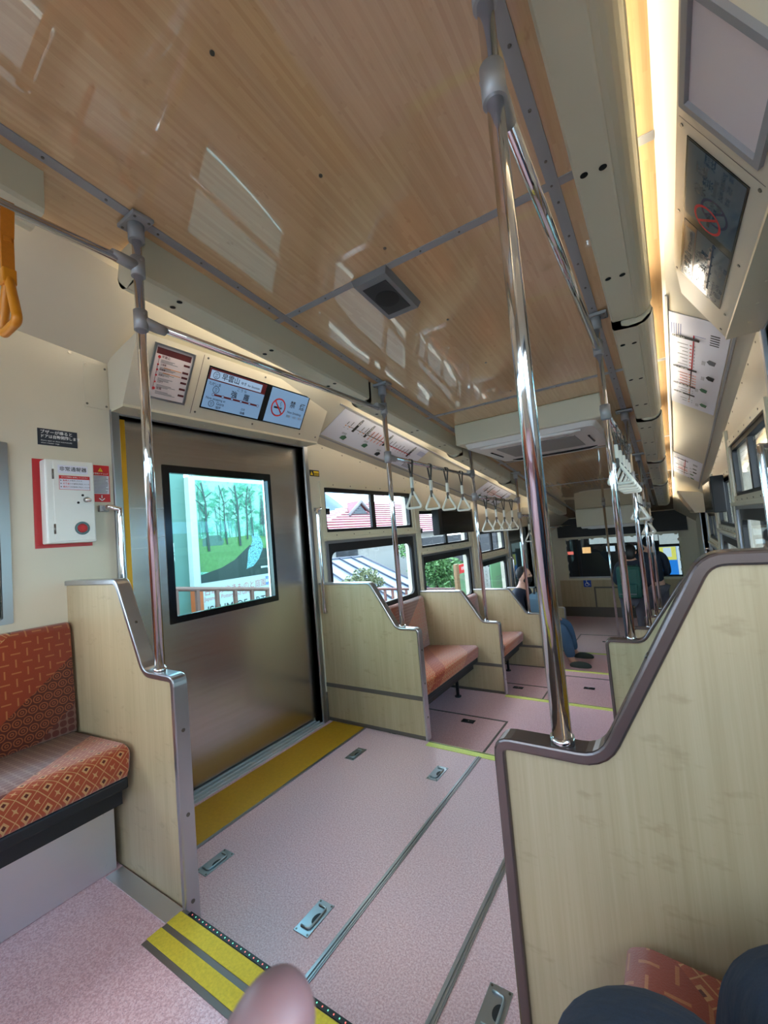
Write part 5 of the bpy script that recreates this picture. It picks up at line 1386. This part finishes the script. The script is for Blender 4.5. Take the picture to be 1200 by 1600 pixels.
for k in range(26):
    u = random.uniform(.02, PW - .03); w = random.uniform(.004, .009); s.line(u, hz - .01, u + random.uniform(-.05, .05), PH * random.uniform(.7, .98), w, 'p_trunkpale')
M['p_leafa'] = plain('printed light foliage', (112, 168, 142), .4, var=.15, scale=40); M['p_leafb'] = plain('printed mid foliage', (52, 118, 88), .4, var=.2, scale=40)
for k in range(90):
    u, v, r = random.uniform(.05, PW - .06), PH * random.uniform(.56, .96), random.uniform(.012, .04)
    s.k -= .8; s.poly([(u + r * random.uniform(.5, 1.4) * math.cos(a) * 1.4, v + r * random.uniform(.5, 1.2) * math.sin(a) * .7) for a in [PI * 2 * q / 9 for q in range(9)]], random.choice(('p_leafa', 'p_leafb', 'p_leafa')))
def ptree(u, v, w, top, bend, m='p_trunk'):
    P = [(u, v), (u + bend * .3, v + (top - v) * .4), (u + bend * .2, v + (top - v) * .7), (u + bend, top)]
    for a, b in zip(P, P[1:]): s.line(a[0], a[1], b[0], b[1], w, m); w *= .85
    for q in range(5):
        t = .45 + .1 * q; s.line(u + bend * t, v + (top - v) * t, u + bend * t + random.choice((-1, 1)) * random.uniform(.05, .14), v + (top - v) * (t + .12), w * .5, m)
ptree(.13, .38, .032, PH - .03, -.06); ptree(.40, .45, .02, PH - .05, -.08); ptree(.60, .42, .034, PH - .04, -.04); ptree(.72, .5, .026, PH - .04, .06); ptree(.82, .54, .012, PH * .9, -.03); ptree(.3, .5, .01, PH * .9, .03)
for q in range(9): s.poly([(1.0 - .05 * (1 - q / 9), .7 + .05 * q), (1.0 + .05 * (1 - q / 9), .7 + .05 * q), (1.0, .78 + .05 * q)], 'p_dark')
s.line(1.0, .52, 1.0, .75, .016, 'p_dark')
s.rect(1.05, .16, PW + .0, .42, 'billwhite'); s.text(.98, .1, '箱根美術館', .03, 'inkwhite', 'CENTER')
s.build('forest_picture', bb)
s = Sheet((XB, 3.13, 0), (0, 1, 0), (0, 0, 1)); s.text(.03, .72, '日本のやきものと庭園', .105, 'inkrose', sx=.92, bold=False); s.text(.03, .64, 'Japanese Pottery and Gardens', .07, 'inkrose', sx=.9, bold=False)
s.text(-.12, .49, 'MUSEUM OF ART', .15, 'ink', sx=.95, bold=False); s.text(.99, .78, '開館', .05, 'inkblue'); s.text(.99, .7, '観覧料', .045, 'inkblue'); s.build('lettering', bb)
w2 = thing('sign_wall', 'grey green painted wall with small orange marks, left of the billboard', 'wall', (-4.85, 2.4, 0))
m = MB(); m.box(-4.95, -4.86, 1.2, 3.02, -.6, 2.6); m.build('panel', 'billgreen', w2)
s = Sheet((-4.858, 2.3, 1), (0, 1, 0), (0, 0, 1)); s.text(.36, .42, 'ごあんない', .07, 'inkorange', 'CENTER'); 
for q, ch in enumerate('強羅公園'): s.text(.52, .33 - .06 * q, ch, .06, 'inkwhite', 'CENTER')
s.text(.38, .1, '早川', .07, 'inkwhite', 'CENTER'); s.build('lettering', w2)
# notice boards along the platform
def notice(y0, y1, z0, z1, label, kind):
    o = thing('notice_board', label, 'notice board', (-3.2, y0, z0 - 1))
    m = MB()
    if kind == 'red':
        m.box(-3.25, -3.2, y0 - .13, y0, z0 - 1, z1 + .02); m.box(-3.25, -3.21, y0, y1, z0, z1); m.build('frame', 'wood', o)
        s = Sheet((-3.209, y0, z0), (0, 1, 0), (0, 0, 1)); W_ = y1 - y0; H_ = z1 - z0
        s.rect(0, 0, W_, H_ - .16, 'noticegreen'); s.rect(0, H_ - .16, W_, H_, 'redsticker'); s.text(W_ * .4, H_ - .08, 'お知らせ', .07, 'inkwhite', 'CENTER')
        for q, ch in enumerate('のりば'): s.text(W_ * .62, H_ * .5 - .12 * q, ch, .13, 'ink', 'CENTER')
        for q in range(3): s.rect(.08, H_ - .22 - .03 * q, .35, H_ - .21 - .03 * q, 'inkgrey')
        s.build('sheet', o)
    else:
        m.box(-3.25, -3.21, y0, y0 + .28, z0 - .7, z1); m.box(-3.24, -3.22, y0 + .33, y0 + .4, z0 - 1, z1 - .1); m.build('post_board', 'billwhite', o)
        s = Sheet((-3.209, y0, z0), (0, 1, 0), (0, 0, 1)); 
        for q, ch in enumerate('ケーブルカー'): s.text(.14, z1 - z0 - .08 - .09 * q, ch, .08, 'ink', 'CENTER')
        s.build('lettering', o)
        s = Sheet((-3.18, y0 + .35, z0), (0, 1, 0), (0, 0, 1)); s.slab(0, .1, y1 - y0 - .35, z1 - z0, .02, 'noticegreen')
        for q in range(4): s.rect(.25, .35 - .05 * q, .7, .36 - .05 * q, 'inkgrey')
        s.build('green_sheet', o)
notice(7.12, 7.75, -.15, .60, 'wood framed notice with red header and green sheet, outside the second left window', 'red')
notice(8.3, 9.35, -.2, .5, 'pale green notice and white upright sign outside the third left window', 'green')
lw = thing('platform_wall', 'dark timber wall behind the notice boards', 'wall', (-9, 20, -4))
m = MB(); m.box(-9.2, -9, 16.5, 30, -4, 1.0); m.build('panel', 'darkwall', lw)

# ------------------------------------------------------------------ outside the right windows: canopy added to cut daylight, opposite wall
M['tealwall'] = plain('teal steel wall', (32, 57, 68), .5, .2, var=.2, scale=2)
M['bluepanel'] = plain('bright blue panel', (29, 71, 133), .5)
M['yellowpanel'] = plain('yellow panel', (167, 148, 44), .5)
cw = thing('opposite_wall', 'teal wall with white and blue panels outside the right windows', 'wall', (3.4, 6, -4))
m = MB(); m.box(3.4, 3.6, 2.6, 20, -4, 1.6); m.build('panel', 'tealwall', cw)
m = MB()
for k in range(7): m.box(3.36, 3.4, 3.2 + 2.2 * k, 4.0 + 2.2 * k, -1, 1.3 - .15 * k)
m.build('white_panel', 'billwhite', cw)
m = MB()
for k in range(5): m.box(3.35, 3.4, 4.4 + 2.6 * k, 5.1 + 2.6 * k, -1, 1.0 - .2 * k)
m.build('blue_panel', 'bluepanel', cw)
cp = thing('added_canopy', 'grey canopy roof added over the right platform to cut daylight', 'canopy', (2.6, 6, 2.6))  # canopy added to reduce the daylight entering from the right
m = MB(); m.prism([(2.4, 2.7), (9.3, 1.8), (9.3, 1.9), (2.4, 2.8)], .9, 4.4, 'x'); m.build('roof', 'ground', cp)
m = MB()
for k in range(4): m.tube([(3.0, 3 + 3 * k, -3), (3.0, 3 + 3 * k, 2.6 - .4 * k)], .07, 10)
m.build('post', 'castalu', cp)
pr = MB(); pr.prism([(-4, .5), (9.4, -1.24), (9.4, -4), (-4, -4)], .6, 3.4, 'x'); tag(pr.build('floor', 'ground'), kind='structure')

# ------------------------------------------------------------------ station hall beyond the end window
hall = MB(); hall.box(-3.3, 1.4, 15.9, 16, -3, 2.2); hall.box(-3.3, -3.2, 9.5, 16, -3, 2.2); hall.box(1.3, 1.4, 9.5, 16, -3, 2.2); hall.box(-3.3, 1.4, 9.5, 16, 2.1, 2.2); hall.box(-3.3, 1.4, 9.5, 16, -3.1, -3)
tag(hall.build('wall_hall', 'darkwall'), kind='structure')
def lit(nm, x0, x1, z0, z1, mat, label, cat, y=13.0, parts=None):
    o = thing(nm, label, cat, ((x0 + x1) / 2, y, z0))
    MB().box(x0, x1, y, y + .08, z0, z1).build('face', mat, o)
    return o
M['litwhite'] = emis('lit white sign face', (226, 232, 228), .8); M['litred'] = emis('lit red sign', (255, 110, 90), 1.2); M['litwarm'] = emis('lit warm lamp', (255, 190, 120), 1.5); M['litblue'] = emis('lit blue picture', (40, 130, 220), 1.3); M['lityellow'] = emis('lit yellow picture', (240, 230, 110), 1.2); M['litpale'] = emis('lit pale picture', (225, 240, 250), 1.1)
lit('hall_sign', -1.9, -.3, .52, .72, 'litwhite', 'long white lit sign band in the dark hall beyond the end window', 'sign')
lit('hall_sign', -.28, .35, .42, .74, 'litwhite', 'white panel at the right of the dark hall beyond the end window', 'sign')
lit('hall_sign', -2.0, .4, .78, .84, 'red', 'thin red band above the white sign in the dark hall', 'sign', 13.0)
lit('hall_lamp', -2.55, -2.35, .26, .34, 'litred', 'small red lit sign at the left of the dark hall', 'lamp')
lit('hall_lamp', -2.1, -1.9, .28, .44, 'litwarm', 'small orange lit sign in the dark hall', 'lamp')
lit('hall_lamp', -1.5, -1.3, .3, .44, 'litpale', 'small white lit opening in the dark hall', 'lamp')
lit('hall_lamp', -.95, -.8, .32, .42, 'litpale', 'tiny white lit opening beside the backpack wearer', 'lamp')
o = thing('lit_picture', 'bright blue and yellow lit picture seen at the right of the end window', 'picture', (0, 13, -.35))
MB().box(-.3, .12, 13.0, 13.06, -.35, .35).build('blue_field', 'litblue', o); MB().box(-.3, .05, 12.98, 13.0, .02, .35).build('yellow_field', 'lityellow', o); MB().box(-.22, -.05, 12.96, 12.98, .1, .33).build('pale_field', 'litpale', o); MB().box(.06, .12, 12.98, 13.0, -.35, .35).build('pale_edge', 'litpale', o)
